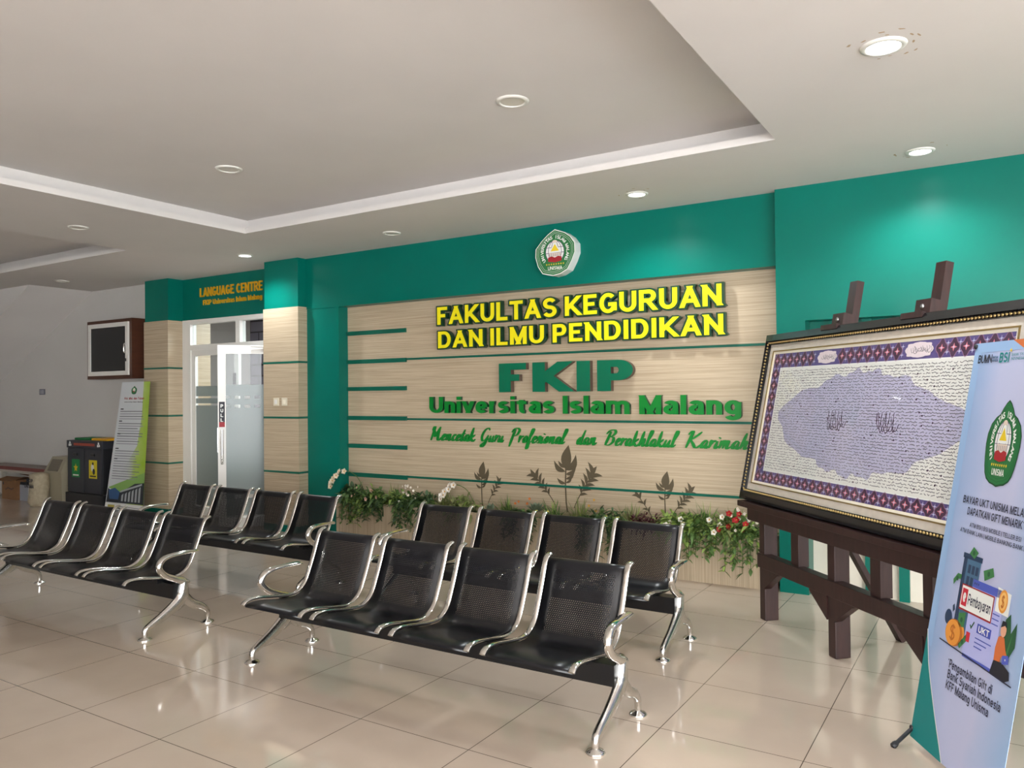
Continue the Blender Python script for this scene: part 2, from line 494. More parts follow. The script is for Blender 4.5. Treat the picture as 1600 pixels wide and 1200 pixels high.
# stroke = (kind, points): s square ends, d long ends clipped to the line box, b butt ends
G = {
 'A': (.80, [('d', [(0, 0), (.5, 1)]), ('d', [(1, 0), (.5, 1)]), ('b', [(.2, .27), (.8, .27)])]),
 'B': (.72, [('s', [(0, 0), (0, 1)]), ('b', [(0, 1)] + arc(.6, .77, .36, .23, 90, -90) + [(0, .54)]), ('b', [(0, .54)] + arc(.62, .27, .38, .27, 90, -90) + [(0, 0)])]),
 'C': (.76, [('b', arc(.52, .5, .52, .5, 42, 318, 22))]),
 'D': (.76, [('s', [(0, 0), (0, 1)]), ('b', [(0, 1)] + arc(.48, .5, .52, .5, 90, -90, 16) + [(0, 0)])]),
 'E': (.64, [('s', [(0, 0), (0, 1)]), ('s', [(0, 1), (.97, 1)]), ('b', [(0, .52), (.97, .52)]), ('s', [(0, 0), (1, 0)])]),
 'F': (.60, [('s', [(0, 0), (0, 1)]), ('s', [(0, 1), (1, 1)]), ('b', [(0, .5), (.95, .5)])]),
 'G': (.80, [('b', arc(.5, .5, .5, .5, 44, 330, 22)), ('b', [(.52, .42), (1.0, .42)]), ('s', [(1, .42), (1, .14)])]),
 'H': (.74, [('s', [(0, 0), (0, 1)]), ('s', [(1, 0), (1, 1)]), ('b', [(0, .52), (1, .52)])]),
 'I': (.0, [('s', [(0, 0), (0, 1)])]),
 'J': (.55, [('s', [(1, 1), (1, .3)]), ('b', arc(.5, .28, .5, .28, 0, -170))]),
 'K': (.78, [('s', [(0, 0), (0, 1)]), ('e', [(.0, .30), (.90, 1)]), ('e', [(.28, .56), (.96, 0)])]),
 'L': (.60, [('s', [(0, 0), (0, 1)]), ('s', [(0, 0), (1, 0)])]),
 'M': (.88, [('s', [(0, 0), (0, 1)]), ('s', [(1, 0), (1, 1)]), ('d', [(0.02, 1), (.5, .05)]), ('d', [(.98, 1), (.5, .05)])]),
 'N': (.76, [('s', [(0, 0), (0, 1)]), ('s', [(1, 0), (1, 1)]), ('d', [(0.0, 1), (1, 0)])]),
 'O': (.80, [('b', arc(.5, .5, .5, .5, 0, 360, 28))]),
 'P': (.68, [('s', [(0, 0), (0, 1)]), ('b', [(0, 1)] + arc(.62, .72, .38, .28, 90, -90) + [(0, .44)])]),
 'R': (.76, [('s', [(0, 0), (0, 1)]), ('b', [(0, 1)] + arc(.58, .74, .38, .26, 90, -90) + [(0, .48)]), ('e', [(.42, .52), (.98, 0)])]),
 'S': (.70, [('b', arc(.5, .76, .47, .24, 25, 270, 14) + arc(.5, .26, .5, .26, 90, -155, 14)[1:])]),
 'T': (.70, [('s', [(.5, 0), (.5, 1)]), ('s', [(0, 1), (1, 1)])]),
 'U': (.76, [('s', [(0, 1), (0, .4)]), ('s', [(1, 1), (1, .4)]), ('b', [(0, .45)] + arc(.5, .36, .5, .36, 180, 360, 16) + [(1, .45)])]),
 'V': (.80, [('d', [(0, 1), (.5, 0)]), ('d', [(1, 1), (.5, 0)])]),
 'X': (.78, [('d', [(0, 0), (1, 1)]), ('d', [(0, 1), (1, 0)])]),
 'Y': (.76, [('d', [(0, 1), (.5, .42)]), ('d', [(1, 1), (.5, .42)]), ('s', [(.5, 0), (.5, .45)])]),
 'a': (.58, [('b', arc(.46, .70, .44, .30, 155, 60, 7) + arc(.62, .66, .38, .34, 60, 0, 6)[1:] + [(1, .3)]), ('s', [(1, .45), (1, 0)]), ('b', arc(.45, .29, .45, .29, 70, 370, 16))]),
 'b': (.60, [('s', [(0, 0), (0, 2)]), ('b', arc(.5, .5, .5, .5, 180, -180, 20))]),
 'd': (.60, [('s', [(1, 0), (1, 2)]), ('b', arc(.5, .5, .5, .5, 0, 360, 20))]),
 'e': (.62, [('b', [(0, .48), (1.0, .48)]), ('b', arc(.5, .5, .5, .5, 0, 318, 20))]),
 'f': (.34, [('b', [(.45, 0), (.45, 1.5)] + arc(.95, 1.6, .5, .4, 180, 80, 6)), ('s', [(.1, 1), (.9, 1)])]),
 'g': (.60, [('b', arc(.5, .52, .5, .48, 0, 360, 20)), ('b', [(1, 1.0), (1, -.4)] + arc(.5, -.45, .5, .55, 0, -165, 9))]),
 'h': (.58, [('s', [(0, 0), (0, 2)]), ('b', [(0, .6)] + arc(.5, .62, .5, .38, 180, 0, 10) + [(1, .55)]), ('s', [(1, .6), (1, 0)])]),
 'i': (.0, [('s', [(0, 0), (0, 1)]), ('dot', [(0, 1), (0, 2)])]),
 'j': (.2, [('s', [(.5, -.5), (.5, 1)]), ('dot', [(0, 1), (0, 2)]), ('b', [(.5, -.4), (.2, -.95), (-.6, -1)])]),
 'k': (.60, [('s', [(0, 0), (0, 2)]), ('e', [(.0, .30), (.88, 1)]), ('e', [(.28, .56), (.93, 0)])]),
 'l': (.0, [('s', [(0, 0), (0, 2)])]),
 'm': (1.0, [('s', [(0, 0), (0, 1)]), ('b', [(0, .6)] + arc(.25, .66, .25, .34, 180, 0, 9) + [(.5, .5)]), ('s', [(.5, .6), (.5, 0)]), ('b', [(.5, .6)] + arc(.75, .66, .25, .34, 180, 0, 9) + [(1, .5)]), ('s', [(1, .6), (1, 0)])]),
 'n': (.58, [('s', [(0, 0), (0, 1)]), ('b', [(0, .6)] + arc(.5, .62, .5, .38, 180, 0, 10) + [(1, .5)]), ('s', [(1, .6), (1, 0)])]),
 'o': (.62, [('b', arc(.5, .5, .5, .5, 0, 360, 22))]),
 'r': (.36, [('s', [(0, 0), (0, 1)]), ('b', [(0, .55)] + arc(.95, .55, .95, .45, 180, 80, 8))]),
 's': (.54, [('b', arc(.5, .76, .47, .24, 25, 270, 12) + arc(.5, .26, .5, .26, 90, -155, 12)[1:])]),
 't': (.34, [('b', [(.4, 1.55), (.4, .35)] + arc(.9, .35, .5, .35, 180, 275, 6)), ('s', [(0, 1), (.9, 1)])]),
 'u': (.58, [('s', [(0, 1), (0, .4)]), ('b', [(0, .45)] + arc(.5, .38, .5, .38, 180, 360, 10) + [(1, .45)]), ('s', [(1, 1), (1, 0)])]),
 'v': (.62, [('d', [(0, 1), (.5, 0)]), ('d', [(1, 1), (.5, 0)])]),
 'y': (.62, [('d', [(0, 1), (.5, 0)]), ('b', [(1, 1), (.42, -.6), (.0, -.95)])]),
 '|': (.0, [('s', [(0, -.6), (0, 2)])]),
 '*': (.3, [('b', [(.5, 1.5), (.5, 2)]), ('b', [(0, 1.62), (1, 1.88)]), ('b', [(1, 1.62), (0, 1.88)])]),
 '-': (.4, [('b', [(0, .5), (1, .5)])]),
 ',': (.0, [('b', [(0, .12), (0, -.3)])]),
 '$': (.70, [('b', arc(.5, .76, .47, .24, 25, 270, 14) + arc(.5, .26, .5, .26, 90, -155, 14)[1:]), ('b', [(.5, -.12), (.5, 1.12)])]),
}


def clip_poly(poly, lo, hi):
    for sgn, lim in ((1, lo), (-1, -hi)):
        out = []
        for i in range(len(poly)):
            a = poly[i]; b = poly[(i + 1) % len(poly)]
            ia = sgn * a[1] >= lim - 1e-9; ib = sgn * b[1] >= lim - 1e-9
            if ia: out.append(a)
            if ia != ib:
                t = (lim - sgn * a[1]) / (sgn * b[1] - sgn * a[1])
                out.append((a[0] + (b[0] - a[0]) * t, sgn * lim))
        poly = out
        if len(poly) < 3: return []
    return poly


def ribbon(pts, w, ext0=0.0, ext1=0.0):
    P = [Vector((x, y)) for x, y in pts]
    Q = [P[0]]
    for q in P[1:]:
        if (q - Q[-1]).length > 1e-5: Q.append(q)
    P = Q
    if len(P) < 2: return []
    closed = (P[0] - P[-1]).length < 1e-4 and len(P) > 3
    P = list(P)
    if not closed:
        P[0] = P[0] - (P[1] - P[0]).normalized() * ext0
        P[-1] = P[-1] + (P[-1] - P[-2]).normalized() * ext1
    n = len(P); Lf = []; Rt = []
    for i in range(n):
        if closed:
            a = P[i] - P[i - 1] if i > 0 else P[0] - P[-2]
            b = P[i + 1] - P[i] if i < n - 1 else P[1] - P[0]
        else:
            a = P[i] - P[i - 1] if i > 0 else P[1] - P[0]
            b = P[i + 1] - P[i] if i < n - 1 else P[-1] - P[-2]
        a = a.normalized(); b = b.normalized()
        t = (a + b)
        t = t.normalized() if t.length > 1e-5 else a
        nrm = Vector((-t.y, t.x))
        k = 1.0 / max(0.5, nrm.dot(Vector((-a.y, a.x))))
        Lf.append(P[i] + nrm * (w / 2 * k)); Rt.append(P[i] - nrm * (w / 2 * k))
    return [[tuple(Rt[i]), tuple(Rt[i + 1]), tuple(Lf[i + 1]), tuple(Lf[i])] for i in range(n - 1)]


XH = 0.72


def glyph_polys(ch, w, xh=XH, xw=1.0, grow=0.0):
    """polygons of a letter one unit tall, its left edge at x = 0; returns polys, advance width.
    grow widens the strokes evenly without moving them"""
    low = ch.islower() or ch in '|*,-'
    W, st = G[ch]
    W = W * xw + (w if ch in 'Iil|,' else 0)
    W = max(W, w * (1.65 if ch == 'r' else 2.3) if ch in 'tfr' else w)

    def my(y):
        if not low: return w / 2 + y * (1 - w)
        if y > 1: return (xh - w / 2) + (y - 1) * (1 - xh)
        if y < 0: return w / 2 + y * .27
        return w / 2 + y * (xh - w)
    out = []
    for kind, pts in st:
        q = [(w / 2 + x * max(W - w, 0), my(y)) for x, y in pts]
        if kind == 's': out += ribbon(q, w + grow, w / 2 + grow / 2, w / 2 + grow / 2)
        elif kind == 'b': out += ribbon(q, w + grow, grow / 2, grow / 2)
        elif kind == 'dot':
            y0 = xh + .08
            out.append([(-grow / 2, y0 - grow / 2), (w + grow / 2, y0 - grow / 2), (w + grow / 2, 1 + grow / 2), (-grow / 2, 1 + grow / 2)])
        elif kind == 'e':
            top = (xh if low else 1.0) + grow / 2
            for poly in ribbon(q, w + grow, 0, w * 1.2):
                c = clip_poly(poly, -grow / 2, top)
                if c: out.append(c)
        else:
            top = (xh if low else 1.0) + grow / 2
            for poly in ribbon(q, w + grow, w * 1.2, w * 1.2):
                c = clip_poly(poly, -grow / 2, top)
                if c: out.append(c)
    return out, W


def text_polys(text, w=.18, gap=.12, space=.34, xh=XH, xw=1.0, grow=0.0, box=None):
    """list of (character, polygons) laid along x; box=(x0, x1, y0, height) rescales to fit"""
    x = 0; L = []
    for ch in text:
        if ch == ' ':
            x += space; continue
        ps, W = glyph_polys(ch, w, xh, xw, grow)
        L.append((ch, [[(px + x, py) for px, py in p] for p in ps]))
        x += W + gap
    tot = x - gap
    if box:
        x0, x1, y0, hh = box
        sx = (x1 - x0) / tot
        L = [(c, [[(x0 + px * sx, y0 + py * hh) for px, py in p] for p in ps]) for c, ps in L]
    return L


class Print:
    """flat ink on a plane: origin o, axes ex, ey; one mesh, one slot per colour"""
    def __init__(self, o, ex, ey, n, base=0.0, step=0.0007):
        self.o = Vector(o); self.ex = Vector(ex); self.ey = Vector(ey); self.n = Vector(n)
        self.base = base; self.step = step
        self.b = B(); self.mats = []

    def slot(self, m):
        if m not in self.mats: self.mats.append(m)
        return self.mats.index(m)

    def pt(self, x, y, layer):
        return self.o + self.ex * x + self.ey * y + self.n * (self.base + self.step * layer)

    def poly(self, pts, m, layer=1):
        self.b.add([self.pt(x, y, layer) for x, y in pts], [list(range(len(pts)))], self.slot(m))

    def rect(self, x0, x1, y0, y1, m, layer=1):
        self.poly([(x0, y0), (x1, y0), (x1, y1), (x0, y1)], m, layer)

    def line(self, pts, w, m, layer=2):
        for i_, q in enumerate(ribbon(pts, w)): self.poly(q, m, layer + (i_ % 8) * .02)

    def ell(self, cx, cy, rx, ry, m, layer=2, n=28):
        self.poly([(cx + rx * math.cos(2 * PI * i / n), cy + ry * math.sin(2 * PI * i / n)) for i in range(n)], m, layer)

    def text(self, s, box, m, layer=3, **kw):
        for c, ps in text_polys(s, box=box, **kw):
            for i_, q in enumerate(ps): self.poly(q, m, layer + i_ * .02)

    def build(self, name, parent=None):
        return self.b.build(name, self.mats, parent)


WHITE = flat('print_white', 232, 234, 230)
PGREEN = flat('print_green', 34, 112, 60)
PDGREEN = flat('print_dark_green', 16, 66, 36)
PURP = flat('print_purple', 92, 74, 110)
PYEL = flat('print_yellow', 226, 196, 40)
PRED = flat('print_red', 160, 32, 42)
PPALE = flat('print_pale', 222, 206, 190)
PGREY = flat('print_grey', 150, 146, 158)
PBLACK = flat('print_black', 34, 34, 44)

SHIELD_WALL = [(0, 1), (-.33, .82), (-.66, .56), (-.98, .22), (-1, -.14), (-.87, -.56), (-.64, -.88), (-.1, -1), (.25, -.95), (.62, -.78), (.84, -.42), (1, -.06), (.99, .34), (.78, .62), (.5, .82)]


def shield_print():
    h = [(0, 1), (.14, .93), (.30, .80), (.42, .66), (.62, .59), (.85, .43), (.98, .20), (1, -.05), (.96, -.24), (.94, -.35), (.88, -.55), (.80, -.72), (.66, -.85), (.42, -.94), (.2, -.965), (0, -1)]
    pts = h + [(-x, y) for x, y in h[-2:0:-1]]
    return pts


def emblem(P, cx, cy, hx, hy, shape, rim, l0=1, detail=True):
    T = lambda x, y: (cx + x * hx, cy + y * hy)
    sh = lambda k: [T(x * k, y * k) for x, y in shape]
    P.poly(sh(1.0), rim, l0)
    P.poly(sh(.96), PGREEN, l0 + 1)
    if detail:
        for k in (.89, .82):
            c = sh(k)
            P.line(c + [c[0]], hx * .010, WHITE if rim == WHITE else PDGREEN, l0 + 2)
    # words on the arc
    s = 'UNIVERSITAS ISLAM MALANG'
    n = len(s)
    for i, ch in enumerate(s):
        if ch == ' ' or not detail: continue
        a = math.radians(212 - (244.0) * i / (n - 1))
        ps, W = glyph_polys(ch, .2)
        for q in ps:
            pp = []
            for x, y in q:
                lx = (x - W / 2) * .165; r = .57 + y * .15
                pp.append(T(r * math.cos(a) + lx * math.sin(a), .02 + r * math.sin(a) - lx * math.cos(a)))
            P.poly(pp, WHITE, l0 + 3)
    # globe with its grid
    gx, gy, ga, gb = 0, .03, .46, .48
    P.poly([T(gx + ga * math.cos(t), gy + gb * math.sin(t)) for t in [math.radians(-50 + 280 * i / 30) for i in range(31)]], WHITE, l0 + 2)
    if detail:
        for k in (.38, .72, 1.0):
            P.line([T(gx + ga * k * math.cos(math.radians(a)), gy + gb * math.sin(math.radians(a))) for a in range(-45, 226, 15)], hx * .024, PURP, l0 + 3)
        for yy in (.22, -.02):
            wd = ga * math.sqrt(max(0, 1 - ((yy - gy) / gb) ** 2))
            P.line([T(-wd, yy), T(wd, yy)], hx * .024, PURP, l0 + 3)
    P.ell(cx, cy + .47 * hy, hx * .12, hy * .065, PPALE, l0 + 4)
    P.poly([T(-.30, .0), T(.30, .0), T(.04, .42), T(-.04, .42)], WHITE, l0 + 4)
    P.poly([T(-.21, .06), T(.21, .06), T(0, .36)], PYEL, l0 + 5)
    P.poly([T(-.30, -.18), T(.30, -.18), T(.30, -.02), T(-.30, -.02)], PPALE, l0 + 4)
    if detail:
        for k in range(6):
            x = -.26 + k * .104
            P.poly([T(x - .018, -.17), T(x + .018, -.17), T(x + .018, -.05), T(x - .018, -.05)], PGREY, l0 + 5)
    P.poly([T(-.34, -.38), T(0, -.43), T(.34, -.38), T(.34, -.2), T(.16, -.16), T(0, -.22), T(-.16, -.16), T(-.34, -.2)], PRED, l0 + 5)
    for k in range(8):
        x = -.42 + k * .12
        P.poly([T(x + (.05 if j % 2 == 0 else .02) * math.cos(PI / 2 + j * PI / 5), -.50 + (.05 if j % 2 == 0 else .02) * math.sin(PI / 2 + j * PI / 5)) for j in range(10)], PYEL, l0 + 3)
    if detail:
        P.text('UNISMA', (cx - .36 * hx, cx + .36 * hx, cy - .74 * hy, .15 * hy), WHITE, l0 + 3, w=.16)


# ------------------------------------------------------------------ setting
struct('floor', B().box(-15, 5, -5.5, 9, -0.1, 0), M['floor'])

# ceiling with two raised trays
b = B()
T1 = (-5.8, -1.1, 0.6, 4.70)
T2 = (-12.2, -7.40 - 1.83, 0.6, 4.45)
cx = [-15, T2[0], T2[1], T1[0], T1[1], 5]


def ceil_rect(x0, x1, y0, y1):
    b.box(x0, x1, y0, y1, H, H + 0.045)


T2 = (-12.2, -7.42, 0.6, 4.56)
ceil_rect(-15, 5, -5.5, .6)
ceil_rect(-15, -10.7, 4.70, 5.24)
ceil_rect(-10.7, 5, 4.70, 6.3)
ceil_rect(-15, T2[0], .6, 4.70)
ceil_rect(T2[0], T2[1], 4.56, 4.70)
ceil_rect(T2[1], T1[0], .6, 4.70)
ceil_rect(T1[1], 5, .6, 4.70)
struct('ceiling', b, M['ceil'])
n = 1
for (x0, x1, y0, y1) in (T1, T2):
    t = B()
    t.box(x0 - .3, x1 + .3, y0 - .3, y1 + .3, H + .165, H + .20)
    struct('ceiling', t, M['ceil'])
    # upstand round the recess, set back behind the lip
    t = B()
    g = .16
    for (a0, a1, c0, c1) in ((x0 - g - .02, x0 - g, y0 - g, y1 + g), (x1 + g, x1 + g + .02, y0 - g, y1 + g), (x0 - g - .02, x1 + g + .02, y0 - g - .02, y0 - g), (x0 - g - .02, x1 + g + .02, y1 + g, y1 + g + .02)):
        t.box(a0, a1, c0, c1, H + .045, H + .166)
    struct('trim_%d' % n, t, M['ceil']); n += 1
# stair soffit rising beyond the end of the ceiling
st = B().prism([(-10.7, 5.24, 2.95), (-10.7, 5.24, 3.35), (-15, 5.24, 3.35), (-15, 5.24, .93)], (0, .86, 0))
struct('ceiling', st, M['ceil'])

# main sign wall
struct('wall_back', B().box(-6.36, -1.38, 5.95, 6.25, 2.40, 2.95), M['green'])
struct('wall_back', B().box(-6.36, -5.87, 5.95, 6.25, 0, 2.40), M['green'])
struct('trim_%d' % n, B().box(-6.345, -1.385, 5.944, 5.952, 2.40, 2.458).box(-5.93, -5.868, 5.944, 5.952, 0, 2.40), M['green']); n += 1
struct('wall_back', B().box(-5.90, -1.36, 6.08, 6.25, 0, 2.45), M['lam'])
for k, z in enumerate((2.119, 1.819, 1.534, 1.229, .936, .634)):
    struct('trim_%d' % n, B().box(-5.87, -5.063, 6.058, 6.085, z - .021, z + .021), M['green_trim']); n += 1
for z in (1.827, 1.2225, .643):
    struct('trim_%d' % n, B().box(-5.063, -1.38, 6.070, 6.085, z - .010, z + .010), M['green_trim']); n += 1
# right hand column, header and niche
struct('wall_right', B().box(-1.385, -1.183, 5.87, 6.25, 0, 2.95).box(-1.183, 5, 5.87, 6.25, 1.975, 2.95), M['green'])
struct('wall_right', B().box(-1.19, 5, 6.04, 6.25, 0, 1.25), M['niche_white'])
struct('wall_right', B().box(-1.19, 5, 6.03, 6.25, 1.25, 1.98), M['green'])
x = -1.043
while x < 4.5:
    struct('trim_%d' % n, B().box(x, x + .066, 6.0, 6.045, 0, 1.975), M['green']); n += 1
    x += .2150
# pillars
for (x0, x1, y0) in ((-6.885, -6.355, 5.835), (-9.25, -8.768, 5.93)):
    struct('pillar', B().box(x0, x1, y0, 6.3, 2.42, 2.95), M['green'])
    c0, c1, cy = x0 - .008, x1 + .012, y0 - .012
    struct('pillar', B().box(c0, c1, cy, 6.25, 0.07, 2.425), M['lam'])
    t = B()
    for z in (1.83, 1.234, .645):
        t.box(c0 - .003, c1 + .003, cy - .003, 6.24, z - .011, z + .011)
    struct('trim_%d' % n, t, M['green_trim']); n += 1
    struct('baseboard_pillar', B().box(c0 - .006, c1 + .006, cy - .006, 6.25, 0, .075), M['green'])
# header above the door, wall to the left
struct('wall_back', B().box(-8.768, -6.885, 6.14, 6.3, 2.43, 2.95), M['green'])
struct('wall_left', B().box(-15, -9.25, 6.08, 6.3, 0, 3.3), M['white_wall'])
struct('wall_left', B().box(-15.2, -15, -5.5, 6.3, 0, 3.3), M['white_wall'])
struct('wall_front', B().box(-15, -2.0, -5.6, -5.4, 0, 3.2).box(-2.0, 5, -5.6, -5.4, 2.75, 3.2), M['white_wall'])  # unseen wall, closed on its left so daylight enters from the right
struct('wall_right', B().box(5, 5.2, 2.4, 6.3, 0, 3.2).box(5, 5.2, -5.5, 2.4, 2.75, 3.2), M['white_wall'])  # unseen end wall, left open towards the front to let daylight in
# room seen through the glass door
struct('wall_back', B().box(-10.5, -4.5, 8.6, 8.7, 0, 3.0), M['brick'])
struct('wall_left', B().box(-10.6, -10.5, 6.3, 8.7, 0, 3.0).box(-4.6, -4.5, 6.3, 8.7, 0, 3.0).box(-6.36, -4.6, 6.26, 6.3, 0, 3.0), M['room_wall'])
struct('pillar', B().box(-9.2, -8.70, 6.26, 6.49, 0, 2.9), M['lam'])
struct('ceiling', B().box(-10.6, -4.5, 6.3, 8.7, 2.9, 3.0), M['ceil'])

# ------------------------------------------------------------------ glass double door
dr = empty('door_1', (-7.8, 6.16, 0), kind='structure')


def part(bb, name, m, parent):
    o = bb.build(name, m)
    o.parent = parent
    o.matrix_parent_inverse = Matrix.Translation(-Vector(parent.location)) if parent.parent is None and parent.rotation_euler.z == 0 else Matrix()
    return o


FY0, FY1 = 6.12, 6.21
f = B().box(-8.755, -8.60, FY0, FY1, 0, 2.43).box(-6.95, -6.89, FY0, FY1, 0, 2.43).box(-8.60, -6.95, FY0, FY1, 2.375, 2.43).box(-8.60, -6.95, FY0, FY1, 2.05, 2.115).box(-7.735, -7.66, FY0, FY1, 2.115, 2.375)
part(f, 'door_frame', M['white_alu'], dr)
part(B().box(-8.6, -6.95, 6.16, 6.166, 2.115, 2.375), 'transom_glass', M['glass'], dr)
# shut left leaf
lf = part(B().box(-8.60, -8.53, 6.14, 6.18, 0, 2.05).box(-7.79, -7.71, 6.14, 6.18, 0, 2.05).box(-8.53, -7.79, 6.14, 6.18, 1.98, 2.05).box(-8.53, -7.79, 6.14, 6.18, 0, .10), 'door_leaf', M['white_alu'], dr)
part(B().box(-8.53, -7.79, 6.158, 6.163, .1, 1.98), 'glass_pane', M['glass'], lf)
fb = B()
for z0, z1 in ((.12, .33), (.37, 1.36), (1.385, 1.45), (1.475, 1.60)):
    fb.box(-8.53, -7.79, 6.152, 6.156, z0, z1)
part(fb, 'frosted_film', M['frost'], lf)
part(B().box(-7.775, -7.755, 6.11, 6.14, 1.55, 1.75), 'door_handle', M['black_metal'], lf)
# open right leaf, swung towards the hall
hx, hy = -6.93, 6.13
lv = Vector((-7.352, 5.575)) - Vector((hx, hy)); LW = lv.length
lroot = empty('door_2', (hx, hy, 0), math.atan2(lv.y, lv.x), kind='structure')


def lpart(bb, name, m, parent=None):
    return bb.build(name, m, parent or lroot)


lo = lpart(B().box(0, .075, -.02, .02, .01, 2.04).box(LW - .085, LW, -.02, .02, .01, 2.04).box(.075, LW - .085, -.02, .02, 1.945, 2.04).box(.075, LW - .085, -.02, .02, .01, .12), 'door_leaf', M['white_alu'])
lpart(B().box(.075, LW - .085, -.003, .003, .12, 1.945), 'glass_pane', M['glass'])
fb = B()
for z0, z1 in ((.14, .33), (.37, 1.34), (1.375, 1.44), (1.475, 1.60)):
    fb.box(.075, LW - .085, .004, .007, z0, z1)
for z in (1.3575, 1.4575):
    for k in range(5):
        fb.box(.10 + k * .105, .145 + k * .105, .004, .007, z - .0175, z + .0175)
lpart(fb, 'frosted_film', M['frost'])
for sgn in (1, -1):
    hb = B().tube([(LW - .042, sgn * .06, .72), (LW - .042, sgn * .06, 1.10)], .012, n=8)
    hb.box(LW - .05, LW - .034, min(0, sgn * .06), max(0, sgn * .06), .76, .78).box(LW - .05, LW - .034, min(0, sgn * .06), max(0, sgn * .06), 1.04, 1.06)
    lpart(hb, 'door_handle', M['chrome'])
lpart(B().box(LW - .002, LW + .004, -.012, .012, .85, 1.12), 'lock_plate', M['chrome_worn'])
pp = Print((LW - .0425, .0225, 1.27), (-1, 0, 0), (0, 0, 1), (0, 1, 0))
pp.rect(-.03, .03, -.14, .14, PBLACK, 0); pp.rect(-.03, .03, -.14, -.085, PRED, 1)
for k, ch in enumerate('PULL'):
    pp.text(ch, (-.014, .014, .075 - k * .052, .038), WHITE, 2, w=.2)
pp.build('pull_sticker', lroot)
pp = Print((LW + .001, 0, 1.27), (0, 1, 0), (0, 0, 1), (1, 0, 0))
lpart(B().tube([(.05, .03, 2.02), (.35, .06, 2.03)], .012, n=6).box(.02, .09, .02, .07, 1.99, 2.04), 'door_closer', M['white_alu'])

# things inside the glazed room
sg = empty('exit_sign', (-7.78, 8.50, 2.30), label='small green hanging exit sign seen through the door transom', cat='sign')
sg_b = B().box(-.16, .16, -.02, .02, -.075, .075).build('sign_box', flat('exit_green', 18, 88, 44), sg)
pp = Print((0, -.021, 0), (1, 0, 0), (0, 0, 1), (0, -1, 0))
pp.text('EXIT', (-.11, .11, -.04, .08), flat('exit_letters', 120, 190, 130), 1, w=.2)
pp.build('lettering', sg)
wd = empty('office_window', (-7.05, 8.52, 0), label='white framed inner window standing behind the open glass door', cat='window')
w_ = B()
for q in (-.55, -.2, .15, .5):
    w_.box(q - .03, q + .03, -.03, .03, .6, 2.1)
w_.box(-.55, .5, -.03, .03, 2.04, 2.1).box(-.55, .5, -.03, .03, .6, .66)
w_.build('window_frame', M['white_alu'], wd)
B().box(-.53, .48, -.005, .005, .64, 2.06).build('window_pane', flat('dull_pane', 150, 158, 170, .2), wd)
rc = empty('red_cabinet', (-6.8, 7.4, 0), label='narrow dark red cabinet glimpsed behind the door glass', cat='cabinet')
B().box(-.15, .25, -.2, .2, 0, 1.75, 0, .01).build('cabinet_body', M['red'], rc)
B().box(-.13, .23, -.21, -.2, .05, 1.70).build('cabinet_door', M['red'], rc)

ol = bpy.data.lights.new('office_fill_lamp', 'AREA'); ol.energy = 150; ol.size = 1.0; ol.color = (.95, .97, 1)  # added area light without a fixture, brightens the room behind the door
oo = bpy.data.objects.new('office_fill_lamp', ol); COL.objects.link(oo); oo.location = (-7.4, 7.5, 2.85)

# ------------------------------------------------------------------ lettering on the walls
def line_sign(text, box, y, depth, body_m, label, w=.2, gap=.1, space=.34, xw=1.0, face=None, grow=0.0, standoff=0.0, name='wall_lettering'):
    """raised letters: one thing per line, each letter a part; front plane at y"""
    x0, x1, z0, hh = box
    root = empty(name, (x0, y, z0), label=label, cat='lettering')
    A = text_polys(text, w, gap, space, xw=xw, grow=grow, box=(0, x1 - x0, 0, hh))
    Fc = text_polys(text, w, gap, space, xw=xw, grow=0.0, box=(0, x1 - x0, 0, hh))
    for (ch, ps), (_, fs) in zip(A, Fc):
        bb = B()
        for i_, q in enumerate(ps):
            e_ = -2e-5 * i_
            bb.prism([(a, e_, c) for a, c in q], (0, depth - e_, 0))
        lo_ = bb.build('letter', body_m, root)
        if face:
            fb_ = B()
            for i_, q in enumerate(fs):
                fb_.prism([(a, -.0045 - 2e-5 * i_, c) for a, c in q], (0, .003, 0))
            fb_.build('letter_face', face, lo_)
    return root


line_sign('FAKULTAS KEGURUAN', (-4.598, -1.822, 2.139, 0.1702), 5.985, 0.045, M['letter_side'], 'raised yellow capitals with dark green edges, upper line on beige panel', w=.185, gap=.11, space=.27, xw=.92, grow=.15, face=M['yellow'])
line_sign('DAN ILMU PENDIDIKAN', (-4.590, -1.812, 1.913, 0.1603), 5.985, 0.045, M['letter_side'], 'raised yellow capitals with dark green edges, second line down on beige panel', w=.185, gap=.125, space=.28, xw=.92, grow=.15, face=M['yellow'])
line_sign('FKIP', (-3.902, -2.577, 1.482, 0.2628), 6.000, 0.050, flat('letter_brown_side', 92, 74, 62, .5), 'very large raised dark green four-letter word in the panel centre', face=M['fkip'], w=.225, gap=.12, xw=.85)
line_sign('Universitas Islam Malang', (-4.743, -1.696, 1.287, 0.1576), 6.035, 0.030, M['letter_side'], 'bold bright green upper and lower case letters above the script line', face=M['green_letter'], w=.185, gap=.072, space=.26, xw=.84)
line_sign('LANGUAGE CENTRE', (-8.42, -7.27, 2.706, .112), 6.128, .012, M['yellow_dark'], 'gold capital letters on green wall above the glass door', w=.165, gap=.11, xw=.85)
line_sign('FKIP Universitas Islam Malang', (-8.36, -7.28, 2.603, .062), 6.130, .010, M['yellow_dark'], 'small gold letters under the larger gold line above the door', w=.155, gap=.10, xw=.85)

